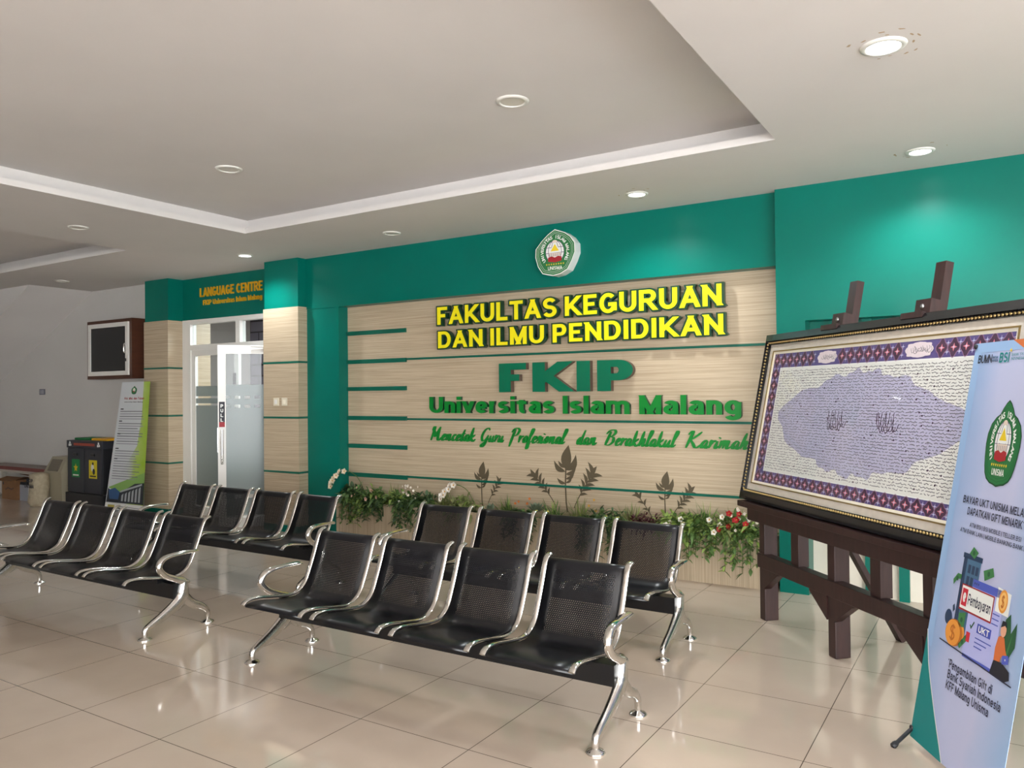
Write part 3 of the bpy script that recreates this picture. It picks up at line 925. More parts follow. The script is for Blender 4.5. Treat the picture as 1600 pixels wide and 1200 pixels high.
# brush script line
SX = {
 'M': (.95, [[(.02, .72), (.10, .98), (.17, .88), (.06, -.02)], [(.17, .88), (.34, .30), (.40, .42), (.66, 1.0)], [(.66, 1.0), (.62, .4), (.66, .05), (.80, .02), (.95, .22)]]),
 'G': (.80, [[(.70, .82), (.55, .98), (.25, .80), (.08, .38), (.22, .05), (.48, .14), (.66, .46)], [(.66, .46), (.56, .0), (.38, -.34), (.18, -.36), (.22, -.2), (.80, .22)]]),
 'P': (.72, [[(.30, .92), (.18, .4), (.06, -.30)], [(.02, .72), (.20, .95), (.50, 1.0), (.66, .84), (.52, .55), (.22, .42)]]),
 'B': (.80, [[(.32, .90), (.20, .4), (.10, .0)], [(.02, .74), (.22, .96), (.55, 1.0), (.66, .82), (.50, .62), (.28, .54)], [(.28, .54), (.58, .50), (.62, .22), (.40, .02), (.10, .03)]]),
 'K': (.92, [[(.02, .80), (.16, .98), (.26, .95), (.16, .4), (.08, -.02)], [(.80, .98), (.55, .72), (.24, .48)], [(.24, .48), (.46, .22), (.62, .02), (.78, .03), (.92, .2)]]),
 'a': (.46, [[(.36, .38), (.22, .46), (.06, .24), (.10, .02), (.24, .10), (.36, .40)], [(.36, .42), (.30, .10), (.38, .0), (.50, .14)]]),
 'e': (.38, [[(.02, .14), (.22, .24), (.30, .38), (.20, .46), (.07, .26), (.12, .02), (.26, .02), (.42, .16)]]),
 'n': (.52, [[(.04, .30), (.12, .44), (.06, .0)], [(.06, .06), (.22, .42), (.32, .42), (.30, .08), (.38, .0), (.54, .14)]]),
 'm': (.74, [[(.04, .30), (.12, .44), (.06, .0)], [(.06, .06), (.20, .42), (.28, .42), (.26, .0)], [(.26, .06), (.40, .42), (.50, .42), (.48, .08), (.56, .0), (.74, .14)]]),
 'c': (.36, [[(.30, .36), (.22, .46), (.06, .24), (.12, .02), (.24, .02), (.40, .15)]]),
 't': (.30, [[(.22, .84), (.10, .2), (.14, .0), (.32, .14)], [(.02, .50), (.34, .55)]]),
 'k': (.48, [[(.16, .98), (.10, .4), (.05, .0)], [(.40, .46), (.24, .32), (.10, .20)], [(.13, .24), (.26, .04), (.36, .0), (.50, .14)]]),
 'u': (.50, [[(.10, .44), (.04, .10), (.12, .0), (.24, .12), (.36, .44)], [(.36, .44), (.30, .08), (.38, .0), (.52, .14)]]),
 'r': (.36, [[(.03, .28), (.12, .46), (.06, .0)], [(.07, .12), (.18, .36), (.30, .45), (.36, .38)]]),
 'o': (.42, [[(.24, .46), (.07, .26), (.12, .02), (.28, .10), (.30, .36), (.22, .46), (.26, .36), (.46, .36)]]),
 'f': (.36, [[(.04, .14), (.26, .60), (.32, .92), (.22, .92), (.12, .3), (.02, -.34), (.12, -.36), (.18, .0), (.40, .16)]]),
 's': (.34, [[(.02, .12), (.20, .48), (.26, .20), (.20, .02), (.04, .04)], [(.20, .02), (.36, .14)]]),
 'i': (.24, [[(.10, .44), (.05, .10), (.10, .0), (.26, .14)], [(.17, .60), (.20, .66)]]),
 'l': (.28, [[(.04, .16), (.22, .66), (.26, .94), (.17, .92), (.07, .14), (.13, .0), (.30, .14)]]),
 'd': (.50, [[(.36, .38), (.22, .46), (.06, .24), (.10, .02), (.24, .10), (.36, .40)], [(.46, .96), (.34, .40), (.30, .10), (.38, .0), (.54, .14)]]),
 'h': (.50, [[(.20, .95), (.12, .4), (.05, .0)], [(.06, .06), (.24, .44), (.33, .40), (.29, .08), (.36, .0), (.52, .14)]]),
}


def cat(pts, n=7):
    P = [Vector(q) for q in pts]
    out = []
    for i in range(len(P) - 1):
        p0 = P[max(i - 1, 0)]; p1 = P[i]; p2 = P[i + 1]; p3 = P[min(i + 2, len(P) - 1)]
        for s in range(n):
            t = s / n
            out.append(0.5 * ((2 * p1) + (p2 - p0) * t + (2 * p0 - 5 * p1 + 4 * p2 - p3) * t * t + (3 * p1 - p0 - 3 * p2 + p3) * t ** 3))
    out.append(P[-1])
    return out


def pen(pts, nib=.19, thin=.075):
    """brush strokes: broad on the down strokes"""
    P = cat(pts)
    W = []
    for i in range(len(P)):
        t = (P[min(i + 1, len(P) - 1)] - P[max(i - 1, 0)])
        t = t.normalized() if t.length > 1e-6 else Vector((1, 0))
        w = thin + (nib - thin) * abs(t.y) ** 1.5
        e = min(1.0, .45 + 2.2 * min(i, len(P) - 1 - i) / len(P))
        W.append(w * e)
    out = []
    L_ = []; R_ = []
    for i in range(len(P)):
        t = (P[min(i + 1, len(P) - 1)] - P[max(i - 1, 0)]).normalized()
        nn = Vector((-t.y, t.x))
        L_.append(P[i] + nn * W[i] / 2); R_.append(P[i] - nn * W[i] / 2)
    return [[tuple(R_[i]), tuple(R_[i + 1]), tuple(L_[i + 1]), tuple(L_[i])] for i in range(len(P) - 1)]


script = empty('wall_lettering', (-4.72, 6.066, 1.03), label='green brush script motto, lowest line of writing on beige panel', cat='lettering')
WORDS = [('Mencetak', -4.764, -4.225), ('Guru', -4.175, -3.903), ('Profesional', -3.853, -3.226), ('dan', -3.150, -2.952), ('Berakhlakul', -2.879, -2.206), ('Karimah', -2.163, -1.650)]


def script_word(word, x0, x1, z0, hh):
    x = 0; polys = []
    for ch in word:
        W, st = SX[ch]
        for s in st:
            for q in pen([(px + x, py) for px, py in s]):
                polys.append([(a + .30 * c, c) for a, c in q])
        x += W * 1.02
    mn = min(a for q in polys for a, c in q); mx_ = max(a for q in polys for a, c in q)
    sx = (x1 - x0) / (mx_ - mn)
    bb = B()
    for i_, q in enumerate(polys):
        e_ = -1.2e-5 * (i_ % 90)
        bb.prism([(x0 + (a - mn) * sx + 4.72, e_, z0 - 1.03 + c * hh) for a, c in q], (0, .012, 0))
    return bb.build('word', M['script'], script)


for w_, a_, b_ in WORDS:
    script_word(w_, a_, b_, 1.020, .130)

# raised crest on the green header
cr = empty('wall_crest', (-3.22, 5.85, 2.677), label='green and white crest sign with gold triangle, mounted high on green wall', cat='crest')
shp = [(x * .195, y * .20) for x, y in SHIELD_WALL]
B().prism([(x, 0, z) for x, z in shp], (0, .10, 0)).build('crest_body', flat('crest_white_side', 226, 228, 226, .4), cr)
P = Print((0, -.001, 0), (1, 0, 0), (0, 0, 1), (0, -1, 0))
emblem(P, 0, 0, .195, .20, SHIELD_WALL, WHITE, 0)
P.build('crest_face', cr)

# leaf stickers on the panel
def leaf2d(x0, y0, x1, y1, w, bend=0.0, n=8):
    a = Vector((x0, y0)); d = Vector((x1 - x0, y1 - y0)); nn = Vector((-d.y, d.x))
    L_ = []; R_ = []
    for i in range(n + 1):
        t = i / n
        c = a + d * t + nn * (bend * math.sin(PI * t))
        ww = w * d.length * math.sin(PI * t ** .8) ** 1.0
        nl = nn.normalized()
        L_.append(c + nl * ww / 2); R_.append(c - nl * ww / 2)
    return [tuple(q) for q in L_ + R_[::-1][1:-1]]


def sticker(x, z, size, lean, pairs, label, big=True, stem=None):
    """x, z = foot of the sprig, lean = sideways run of its tip, size = height"""
    root = empty('leaf_sticker', (x, 6.079, z), label=label, cat='wall sticker', group='leaf sprig stickers along the panel')
    bb = B()

    def put(poly):
        e_ = len(bb.v) * 4e-6
        bb.prism([(a, -e_, c) for a, c in poly], (0, -.002, 0))
    if big:
        for q in ribbon([(.02 * size, 0), (.0, .14 * size), (-.01 * size, .40 * size), (0, .66 * size)], size * .022): put(q)
        for x0, y0, x1, y1, w, bd in ((0, .63, .05, 1.0, .46, .04), (.0, .62, .17, .86, .36, -.20), (-.01, .60, -.20, .76, .32, .18), (-.01, .66, -.13, .76, .32, .12),
                                      (.0, .56, .17, .67, .32, -.16), (.0, .49, .14, .59, .30, -.14), (-.01, .42, -.15, .50, .32, .14), (0, .43, .10, .52, .28, -.12)):
            put(leaf2d(x0 * size, y0 * size, x1 * size, y1 * size, w, bd))
    else:
        spine = lambda t: (lean * size * t ** 1.2, size * t)
        for q in ribbon([spine(i / 10) for i in range(10)], size * .022): put(q)
        tx, tz = spine(.76)
        put(leaf2d(tx, tz, spine(1)[0], spine(1)[1] * 1.04, .36, .06))
        base_a = math.atan2(1, lean)
        for k in range(pairs):
            t = .34 + .44 * k / max(1, pairs - 1)
            ln = size * (.22 + .03 * k)
            for sg in (-1, 1):
                px, pz = spine(t + .03 * sg)
                an = base_a + sg * .85
                put(leaf2d(px, pz, px + ln * math.cos(an), pz + ln * math.sin(an), .30, -.14 * sg))
    bb.build('sprig', M['decal'], root)
    return root


sticker(-4.16, .40, .43, -.02, 4, 'brown leaf sprig sticker, tall leftmost sprig under the script motto')
sticker(-4.09, .44, .24, .62, 4, 'small brown sprig sticker leaning right, beside the tall leftmost sprig', False)
sticker(-3.37, .47, .30, -.85, 5, 'brown sprig sticker leaning left, below the tallest central sprig', False)
sticker(-3.26, .42, .59, .02, 3, 'tallest brown leaf sprig sticker at the centre of the panel')
sticker(-3.18, .46, .36, .62, 5, 'brown sprig sticker leaning right, just right of the tallest central sprig', False)
sticker(-2.34, .42, .40, .02, 3, 'tall brown leaf sprig sticker at the right end of the panel')
sticker(-2.29, .44, .26, .78, 5, 'small brown sprig sticker leaning far right, nearest the easel', False)
sticker(-2.44, .40, .24, -.70, 3, 'small brown sprig sticker leaning left, beside the right-hand tall sprig', False)

# ------------------------------------------------------------------ downlights
def downlight(x, y, z, on, label, r=.075):
    root = empty('downlight', (x, y, z), label=label, cat='ceiling light', group='lit downlights' if on else 'unlit downlights')
    B().lathe([(r * .80, .0), (r * .80, -.006), (r * .86, -.011), (r * 1.08, -.006), (r * 1.12, 0)], n=28).build('trim_ring', M['lamp_trim'], root)
    B().lathe([(r * .82, -.004), (r * .5, -.0055), (r * .05, -.006)], n=28).build('diffuser', M['lamp_on'] if on else M['lamp_off'], root)
    if on:
        ld = bpy.data.lights.new('downlight_lamp', 'SPOT')
        ld.energy = LAMP_W
        ld.color = (.93, .97, 1.0)
        ld.spot_size = math.radians(150)
        ld.spot_blend = 0.8
        ld.shadow_soft_size = .055
        lo = bpy.data.objects.new('downlight_lamp', ld)
        COL.objects.link(lo)
        lo.parent = root
        lo.location = (0, 0, -.075)
    return root


downlight(-.404, 3.68, H, True, 'lit white round downlight, largest and nearest, in the ceiling at upper right', .085)
downlight(-.398, 5.434, H, True, 'lit round downlight close above the green wall by the easel')
downlight(-2.275, 5.407, H, True, 'lit round downlight above the yellow capital letters')
downlight(-6.702, 5.43, H, True, 'lit round downlight in front of the green pillar by the door')
downlight(-4.695, 5.44, H, False, 'unlit round downlight between the two lit ones along the sign wall')
downlight(-6.751, 3.708, H, False, 'unlit round downlight between the large ceiling tray and the smaller one')
downlight(-10.027, 5.303, H, False, 'unlit round downlight far left near the white wall')
downlight(-2.30, 3.70, H + .165, False, 'unlit round downlight inside the large ceiling tray, right-hand one', .085)
downlight(-4.70, 3.67, H + .165, False, 'unlit round downlight inside the large ceiling tray, left-hand one', .085)

# flaked paint round the fittings
rr = random.Random(21)
fb = B()
for cx_, cy_, cnt in ((-.404, 3.68, 12), (-.398, 5.434, 6), (-2.275, 5.407, 6)):
    for q in range(cnt):
        a = rr.uniform(0, 2 * PI); d = rr.uniform(.11, .17)
        px, py, sz = cx_ + d * math.cos(a), cy_ + d * math.sin(a), rr.uniform(.006, .016)
        pts = [(px + sz * rr.uniform(.4, 1) * (1.6 * math.cos(t) * math.sin(-a) + .6 * math.sin(t) * math.cos(a)), py + sz * rr.uniform(.4, 1) * (1.6 * math.cos(t) * math.cos(a) + .6 * math.sin(t) * math.sin(a)), H - .0006) for t in (0, 1.1, 2.2, 3.2, 4.2, 5.3)]
        fb.prism(pts, (0, 0, .0008))
struct('trim_%d' % n, fb, flat('flaked_plaster', 172, 146, 116)); n += 1

# ------------------------------------------------------------------ beam seating
PROF = [(-.090, .336), (-.085, .348), (-.060, .355), (0, .354), (.10, .338), (.20, .323), (.275, .326), (.335, .362), (.375, .435), (.418, .535), (.452, .622), (.472, .652), (.497, .660), (.515, .650)]
SW, PITCHX = .425, .518


def seat_shell(parent, xc):
    P = cat(PROF, 5)
    v = []; f = []; uv = []
    acc = 0; arcs = [0]
    for i in range(1, len(P)):
        acc += (P[i] - P[i - 1]).length; arcs.append(acc)
    nx = 5
    for i, q in enumerate(P):
        for j in range(nx):
            v.append((xc - SW / 2 + SW * j / (nx - 1), q.x - .22, q.y)); uv.append((SW * j / (nx - 1), arcs[i]))
    for i in range(len(P) - 1):
        for j in range(nx - 1):
            f.append((i * nx + j, i * nx + j + 1, (i + 1) * nx + j + 1, (i + 1) * nx + j))
    o = new_mesh('seat', v, f, M['perf'], parent, smooth=True)
    ul = o.data.uv_layers.new(name='UVMap')
    for lp in o.data.loops:
        ul.data[lp.index].uv = uv[lp.vertex_index]
    so = o.modifiers.new('thickness', 'SOLIDIFY'); so.thickness = .0018; so.offset = -1
    return o


def make_bench():
    root = empty('waiting_bench', (0, 0, 0))
    hw = 1.045
    B().box(-hw, hw, -.03, .05, .205, .297).build('beam', M['black_metal'], root)
    for k in range(4):
        xc = (k - 1.5) * PITCHX
        s = seat_shell(root, xc)
        for sg in (-1, 1):
            x = xc + sg * (SW / 2 + .004)
            pts = [(x, y - .22, z + .010) for y, z in [(-.103, .338), (-.088, .352), (-.058, .360), (0, .358), (.10, .341), (.20, .325), (.27, .328), (.33, .363), (.37, .436), (.413, .536), (.447, .624), (.470, .655), (.50, .664)]]
            B().tube(pts, [(.0165, .008)] * 2 + [(.0150, .0085)] * 9 + [(.0165, .0085)] * 2, n=10, steps=4).build('side_rail', M['chrome'], s)
        for sg in (-1, 1):
            B().box(xc + sg * .13 - .02, xc + sg * .13 + .02, -.06, .07, .29, .318).build('seat_bracket', M['black_metal'], s)
    for sg in (-1, 1):
        x = sg * hw
        Y = lambda y: y - .22
        lg = B()
        lg.tube([(x, Y(.268), .305), (x, Y(.262), .262), (x, Y(.255), .215), (x, Y(.215), .172), (x, Y(.12), .118), (x, Y(.03), .078), (x, Y(.003), .058), (x, Y(0), .02)], [(.026, .030), (.028, .034), (.028, .044), (.025, .040), (.021, .030), (.019, .021), (.017, .018), (.016, .016)], n=12)
        lg.tube([(x, Y(.255), .235), (x, Y(.285), .185), (x, Y(.335), .143), (x, Y(.395), .115), (x, Y(.432), .080), (x, Y(.44), .050), (x, Y(.44), .02)], [(.024, .028), (.023, .034), (.020, .029), (.018, .023), (.017, .018), (.016, .017), (.015, .015)], n=12)
        lg.prism([(x - .008, Y(.18), .150), (x - .008, Y(.25), .215), (x - .008, Y(.30), .165), (x - .008, Y(.315), .140), (x - .008, Y(.265), .148), (x - .008, Y(.22), .128)], (.016, 0, 0))
        leg = lg.build('leg', M['chrome_worn'], root)
        for yy in (0, .44):
            B().lathe([(.040, 0), (.042, .004), (.036, .012), (.016, .020), (.013, .030)], (x, Y(yy), 0), 18).build('foot', M['chrome'], leg)
        xo = x + sg * .006
        ar = B().tube([(x, Y(.262), .262), (x, Y(.262), .300), (xo, Y(.20), .330), (xo + sg * .01, Y(.125), .368), (xo + sg * .016, Y(.082), .420), (xo + sg * .014, Y(.100), .462), (xo + sg * .010, Y(.150), .482), (xo + sg * .006, Y(.25), .487), (xo, Y(.335), .484), (xo, Y(.362), .478)], [(.026, .030), (.025, .028), (.021, .022), (.020, .021), (.020, .021), (.021, .019), (.023, .015), (.024, .013), (.022, .012), (.017, .010)], n=12)
        ar.lathe([(.022, 0), (.024, .01), (.018, .02), (.004, .024)], (x, Y(.285), .285), 14)
        ar.build('armrest', M['chrome'], leg)
    return root


def copy_tree(o, parent=None):
    c = o.copy()
    COL.objects.link(c)
    if parent:
        c.parent = parent
    for ch in list(o.children):
        copy_tree(ch, c)
    return c


proto = make_bench()
BENCHES = [(-2.465, 2.875 + .22, 'black four-seat bench with chrome rails, nearest the camera in front centre'),
           (-2.630, 4.050 + .22, 'black four-seat bench with chrome rails, in front of the planter and behind the nearest bench'),
           (-5.445, 2.810 + .22, 'black four-seat bench with chrome rails, at the left edge of the picture'),
           (-5.455, 4.030 + .22, 'black four-seat bench with chrome rails, at back left before the glass door')]
for k, (x, y, lab) in enumerate(BENCHES):
    o = proto if k == 0 else copy_tree(proto)
    o.location = (x, y, 0)
    tag(o, lab, 'bench', 'waiting benches')

# ------------------------------------------------------------------ easel with framed calligraphy
A0 = Vector((-1.301, 5.112, 0)); U0 = Vector((.6925, -.7214, 0)).normalized(); N0 = Vector((-.7214, -.6925, 0)).normalized()
es = empty('easel', A0, math.atan2(U0.y, U0.x), 'dark brown wooden floor easel with several legs carrying a large framed calligraphy', 'easel')
# local x = along, local -y = towards the viewer, z up
LEAN = math.radians(11.5)
LEGS = (0, .735, 1.47)
for s in LEGS:
    B().box(s - .03, s + .035, -.02, .075, 0, .70, 0, .006).build('leg', M['wood_dark'], es)
B().box(-.155, 2.07, -.105, .10, .715, .752, 0, .004).build('ledge', M['wood_dark'], es)
B().box(-.09, 2.05, -.07, .06, .632, .716, 0, .003).build('top_rail', M['wood_dark'], es)
B().box(-.03, 2.05, -.035, .035, .335, .425, 0, .003).build('cross_rail', M['wood_dark'], es)
for s in (.36, 1.09, 1.74):
    B().box(s - .035, s + .045, -.01, .06, .42, .64, 0, .003).build('upright', M['wood_dark'], es)
for s in LEGS:
    for sg in (-1, 1):
        if s == 0 and sg < 0: continue
        x0 = s + .03 * sg
        B().prism([(x0, -.028, .335), (x0 + sg * .17, -.028, .335), (x0 + sg * .165, -.028, .322), (x0, -.028, .20)], (0, .05, 0)).build('corner_brace', M['wood_dark'], es)
for s in (.56, 1.245, 1.93):
    def lean(v, off): return Vector((s, off + .0 + v * math.sin(LEAN), .758 + v * math.cos(LEAN)))
    p0 = lean(-.1, .03); p1 = lean(1.372, .015)
    d = (p1 - p0)
    c = (p0 + p1) / 2
    ux = Vector((1, 0, 0)); uz = d.normalized(); uy = uz.cross(ux)
    post = B().obox(c + uy * .012, ux, uy, uz, .068, .045, d.length).build('back_post', M['wood_dark'], es)
    if s < 1.9:
        cl = lean(1.135, -.012)
        k = B().obox(cl, ux, uy, uz, .105, .095, .075)
        k.obox(cl + uy * -.02 - uz * .045 - ux * .04, ux, uy, uz, .15, .11, .03)
        k.build('top_clamp', M['wood_dark'], es)
        B().lathe([(.012, 0), (.014, .004), (.006, .008)], cl - uy * .048, 10, -uy).build('wing_nut', M['alu_pole'], es)
    B().obox((s + .02, .33, .36), (1, 0, 0), Vector((0, .42, -.72)).cross(Vector((1, 0, 0))), (0, .42, -.72), .05, .03, .83).build('rear_strut', M['wood_dark'], es)

PO = A0 + N0 * .060 - U0 * .193 + Vector((0, 0, .758))
pic = empty('framed_calligraphy', PO, 0, 'large framed sheet of Arabic calligraphy with purple star border, on wooden easel', 'picture')
pic.rotation_euler = Matrix(((U0.x, -N0.x, 0), (U0.y, -N0.y, 0), (0, 0, 1))).to_3x3().to_euler()
pic.rotation_euler = (Matrix.Rotation(math.atan2(U0.y, U0.x), 3, 'Z') @ Matrix.Rotation(-LEAN, 3, 'X')).to_euler()
PW, PH = 2.16, 1.105


def frame_ring(bb, i0, i1, y0, y1, k=0, yi=None):
    """rectangular ring from inset i0 to inset i1, front face going from depth y0 (outer) to yi (inner)"""
    yi = y0 if yi is None else yi
    o = [(i0, i0), (PW - i0, i0), (PW - i0, PH - i0), (i0, PH - i0)]
    q = [(i1, i1), (PW - i1, i1), (PW - i1, PH - i1), (i1, PH - i1)]
    vs = [(x, y0, z) for x, z in o] + [(x, yi, z) for x, z in q] + [(x, y1, z) for x, z in o] + [(x, y1, z) for x, z in q]
    fs = []
    for i in range(4):
        j = (i + 1) % 4
        fs += [(i, j, 4 + j, 4 + i), (8 + i, 12 + i, 12 + j, 8 + j), (i, 8 + i, 8 + j, j), (4 + i, 4 + j, 12 + j, 12 + i)]
    bb.add(vs, fs, k)


fr = B()
frame_ring(fr, 0, .050, -.012, .045, 0, -.038)
frame_ring(fr, .050, .072, -.020, .045, 0, -.020)
mould = fr.build('frame', M['frame_black'], pic)
bd = B()
i0 = .061
segs = [((i0, i0), (PW - i0, i0)), ((PW - i0, i0), (PW - i0, PH - i0)), ((PW - i0, PH - i0), (i0, PH - i0)), ((i0, PH - i0), (i0, i0))]
for (x0, z0), (x1, z1) in segs:
    L_ = math.hypot(x1 - x0, z1 - z0); nb_ = int(L_ / .021)
    for q in range(nb_):
        t = (q + .5) / nb_
        c = Vector((x0 + (x1 - x0) * t, -.024, z0 + (z1 - z0) * t))
        rr = .0080
        ring = [c + Vector((rr * math.cos(a), 0, rr * math.sin(a))) for a in [k * PI / 3 for k in range(6)]]
        mid = [c + Vector((rr * .72 * math.cos(a), -.005, rr * .72 * math.sin(a))) for a in [k * PI / 3 for k in range(6)]]
        bd.add(ring + mid + [c + Vector((0, -.0075, 0))], [(k, (k + 1) % 6, 6 + (k + 1) % 6, 6 + k) for k in range(6)] + [(6 + k, 6 + (k + 1) % 6, 12) for k in range(6)], 0, True)
bd.build('beading', M['gold'], mould)
mb = B(); frame_ring(mb, .068, .118, -.006, .02)
mb.build('mat_board', M['mat_board'], pic)
mb = B(); frame_ring(mb, .112, .120, -.010, .02); mb.build('gold_fillet', M['gold'], pic)
mb = B(); frame_ring(mb, .120, .134, -.006, .02, 0, -.002); mb.build('cream_bevel', M['cream_line'], pic)
P = Print((0, 0, 0), (1, 0, 0), (0, 0, 1), (0, -1, 0), base=.0, step=.0004)
PB = flat('border_purple', 88, 76, 132); PDK = flat('border_maroon', 72, 44, 70); PPK = flat('border_pink', 214, 120, 130); PWT = flat('border_white', 206, 208, 236)
PPAP = flat('sheet_white', 226, 226, 220); PLAV = flat('sheet_lavender', 182, 180, 206); PINK_ = flat('script_ink', 118, 116, 122); PLAV2 = flat('border_line', 150, 110, 140)
bx0, bx1, bz0, bz1 = .133, PW - .133, .130, PH - .133
ix0, ix1, iz0, iz1 = .228, PW - .228, .212, .886
iz1 = .872
P.rect(bx0, bx1, bz0, bz1 + .0, PB, 0)
P.rect(ix0 - .006, ix1 + .006, iz0 - .006, iz1 + .006, WHITE, 1)
P.rect(ix0, ix1, iz0, iz1, PPAP, 2)
# border ornament
def star(cx, cz, r, ri, m, l, n=4, rot=PI / 2):
    P.poly([(cx + (r if j % 2 == 0 else ri) * math.cos(rot + j * PI / n), cz + (r if j % 2 == 0 else ri) * math.sin(rot + j * PI / n)) for j in range(2 * n)], m, l)


def motif(cx, cz, horiz, w, h):
    pts = []
    for j in range(24):
        a = 2 * PI * j / 24
        r = 1 + .16 * math.cos(4 * a)
        pts.append((cx + r * w * .40 * math.cos(a), cz + r * h * .40 * math.sin(a)))
    P.poly([(cx + (x - cx) * 1.13, cz + (z - cz) * 1.13) for x, z in pts], PLAV2, 1)
    P.poly(pts, PDK, 2)
    star(cx, cz, .021, .0075, PPK, 3)
    star(cx, cz, .010, .003, PWT, 4)
    if horiz:
        for sz in (-1, 1):
            star(cx + w / 2, cz + sz * h * .22, .015, .003, PWT, 3, 4)
    else:
        for sx in (-1, 1):
            star(cx + sx * w * .22, cz + h / 2, .015, .003, PWT, 3, 4)


NB = 25
stp = (bx1 - bx0) / NB
for k in range(NB):
    cx_ = bx0 + (k + .5) * stp
    motif(cx_, (bz0 + iz0) / 2 - .003, True, stp, iz0 - bz0)
    if min(abs(cx_ - .712), abs(cx_ - 1.462)) < .105: continue
    motif(cx_, (bz1 + iz1) / 2 + .003, True, stp, bz1 - iz1)
NV = 9
sv = (iz1 - iz0) / NV
for k in range(NV):
    for cx_ in ((bx0 + ix0) / 2 - .003, (bx1 + ix1) / 2 + .003):
        motif(cx_, iz0 + (k + .5) * sv, False, ix0 - bx0, sv)


def cartouche(cx, cz, w, h, seed):
    rr = random.Random(seed)
    pts = []
    for j in range(32):
        a = 2 * PI * j / 32
        r = 1 + .07 * math.cos(8 * a)
        pts.append((cx + w * r * (abs(math.cos(a)) ** .6) * (1 if math.cos(a) >= 0 else -1), cz + h * r * (abs(math.sin(a)) ** .7) * (1 if math.sin(a) >= 0 else -1)))
    P.poly(pts, flat('cartouche_pale', 224, 210, 214), 3)
    for q in range(9):
        x = cx - w * .62 + q * w * .155
        P.line(cat([(x, cz + rr.uniform(-.2, .5) * h), (x + .012, cz - rr.uniform(.1, .5) * h), (x + .03, cz + rr.uniform(-.4, .2) * h), (x + .022, cz + rr.uniform(.1, .55) * h)], 4), .0025, PINK_, 4)


cartouche(.712, (bz1 + iz1) / 2 + .003, .090, .036, 3)
cartouche(1.462, (bz1 + iz1) / 2 + .003, .092, .037, 5)
# lavender field with a scalloped edge
blob = []
cxb, czb = 1.065, .545
for j in range(96):
    a = 2 * PI * j / 96
    r = 1 / (abs(math.cos(a) / .80) ** 1.5 + abs(math.sin(a) / .29) ** 1.5) ** (1 / 1.5)
    r *= 1 + .045 * math.sin(11 * a + 1.0) + .03 * math.sin(23 * a)
    blob.append((cxb + r * math.cos(a), min(max(czb + r * math.sin(a), iz0 + .02), iz1 - .02)))
P.poly(blob, PLAV, 3)
rr = random.Random(11)
ROWS = 40
for k in range(ROWS):
    z = iz0 + .012 + (iz1 - iz0 - .024) * (k + .5) / ROWS
    x = ix0 + .01
    cur = []
    while x < ix1 - .01:
        if rr.random() < .16 and len(cur) > 2:
            P.line(cur, .0032, PINK_, 5); cur = []; x += .004
        cur.append((x, z + rr.choice((-1, -.5, 0, 0, .4, 1.3)) * .0034))
        x += rr.uniform(.004, .008)
    if len(cur) > 1: P.line(cur, .0032, PINK_, 5)
    for q in range(rr.choice((1, 2, 2, 3))):
        P.ell(rr.uniform(ix0 + .03, ix1 - .03), z, .0052, .0052, PDK, 6, 8)
for cx_, s_ in ((.88, 1), (1.30, 2)):
    r3 = random.Random(s_)
    for q in range(8):
        x = cx_ - .07 + q * .019
        P.line(cat([(x, .545 + r3.uniform(.02, .06)), (x + .006, .545 + r3.uniform(-.02, .02)), (x + .028, .545 - r3.uniform(.02, .05)), (x + .042, .545 - r3.uniform(-.01, .03))], 4), .004, PDK, 6)
    for q in range(5):
        x = cx_ - .06 + q * .03
        P.line([(x, .55), (x, .61)], .004, PDK, 6)
P.build('calligraphy_sheet', pic)
B().box(.072, PW - .072, .012, .030, .072, PH - .072).build('backing_board', M['wood_dark'], pic)
B().box(.070, PW - .070, -.0125, -.0105, .070, PH - .070).build('glass_pane', M['pic_glass'], pic)

# ------------------------------------------------------------------ standing banner in front
ph = math.radians(-59); thb = math.radians(10.5)
bn = empty('standing_banner', (-.334, 3.633, .06), 0, 'tall pale blue printed banner with green crest, standing right in front of easel', 'banner')
bn.rotation_euler = (Matrix.Rotation(ph, 3, 'Z') @ Matrix.Rotation(-thb, 3, 'X')).to_euler()
CLOTH = gradient_mat('blue_lavender_banner_cloth', [(0.0, rgb(142, 172, 214)), (.35, rgb(184, 190, 222)), (.65, rgb(186, 190, 220)), (1.0, rgb(150, 178, 214))], 0, 0, .6, .05)
P = Print((0, 0, 0), (1, 0, 0), (0, 0, 1), (0, -1, 0), base=.001, step=.0005)
BW, BH = .60, 1.625
TEAL = flat('print_teal', 8, 128, 128); ORG = flat('print_orange', 206, 110, 58); NAVY = flat('print_navy', 40, 42, 66); LB = flat('print_light_blue', 150, 182, 222)
PGY = flat('print_pale_blue', 196, 204, 228)
P.b.box(0, BW, 0, .0015, -.03, BH, P.slot(CLOTH))
P.rect(.0, BW, 1.585, BH, LB, 0)
P.rect(0, .045, .36, 1.585, LB, 0)
P.poly([(.25, BH), (.27, 1.615), (.33, 1.585), (.40, 1.545), (BW, 1.50), (BW, BH)], ORG, 1)
P.poly([(0, .42), (.025, .351), (.057, .274), (.14, .134), (.21, .027), (.245, -.03), (0, -.03)], TEAL, 1)
P.line(cat([(0, .42), (.025, .351), (.057, .274), (.14, .134), (.21, .027), (.245, -.03)], 4), .005, WHITE, 2)
P.text('BUMN', (.036, .130, 1.540, .034), PBLACK, 3, w=.16, gap=.06, xw=1.05)
P.line([(.135, 1.562), (.172, 1.561)], .006, LB, 3); P.line([(.135, 1.550), (.172, 1.549)], .006, LB, 3)
P.text('UNTUK', (.134, .170, 1.556, .009), NAVY, 4, w=.14); P.text('INDONESIA', (.134, .172, 1.543, .009), NAVY, 4, w=.14)
P.text('BSI', (.180, .242, 1.538, .040), TEAL, 3, w=.18)
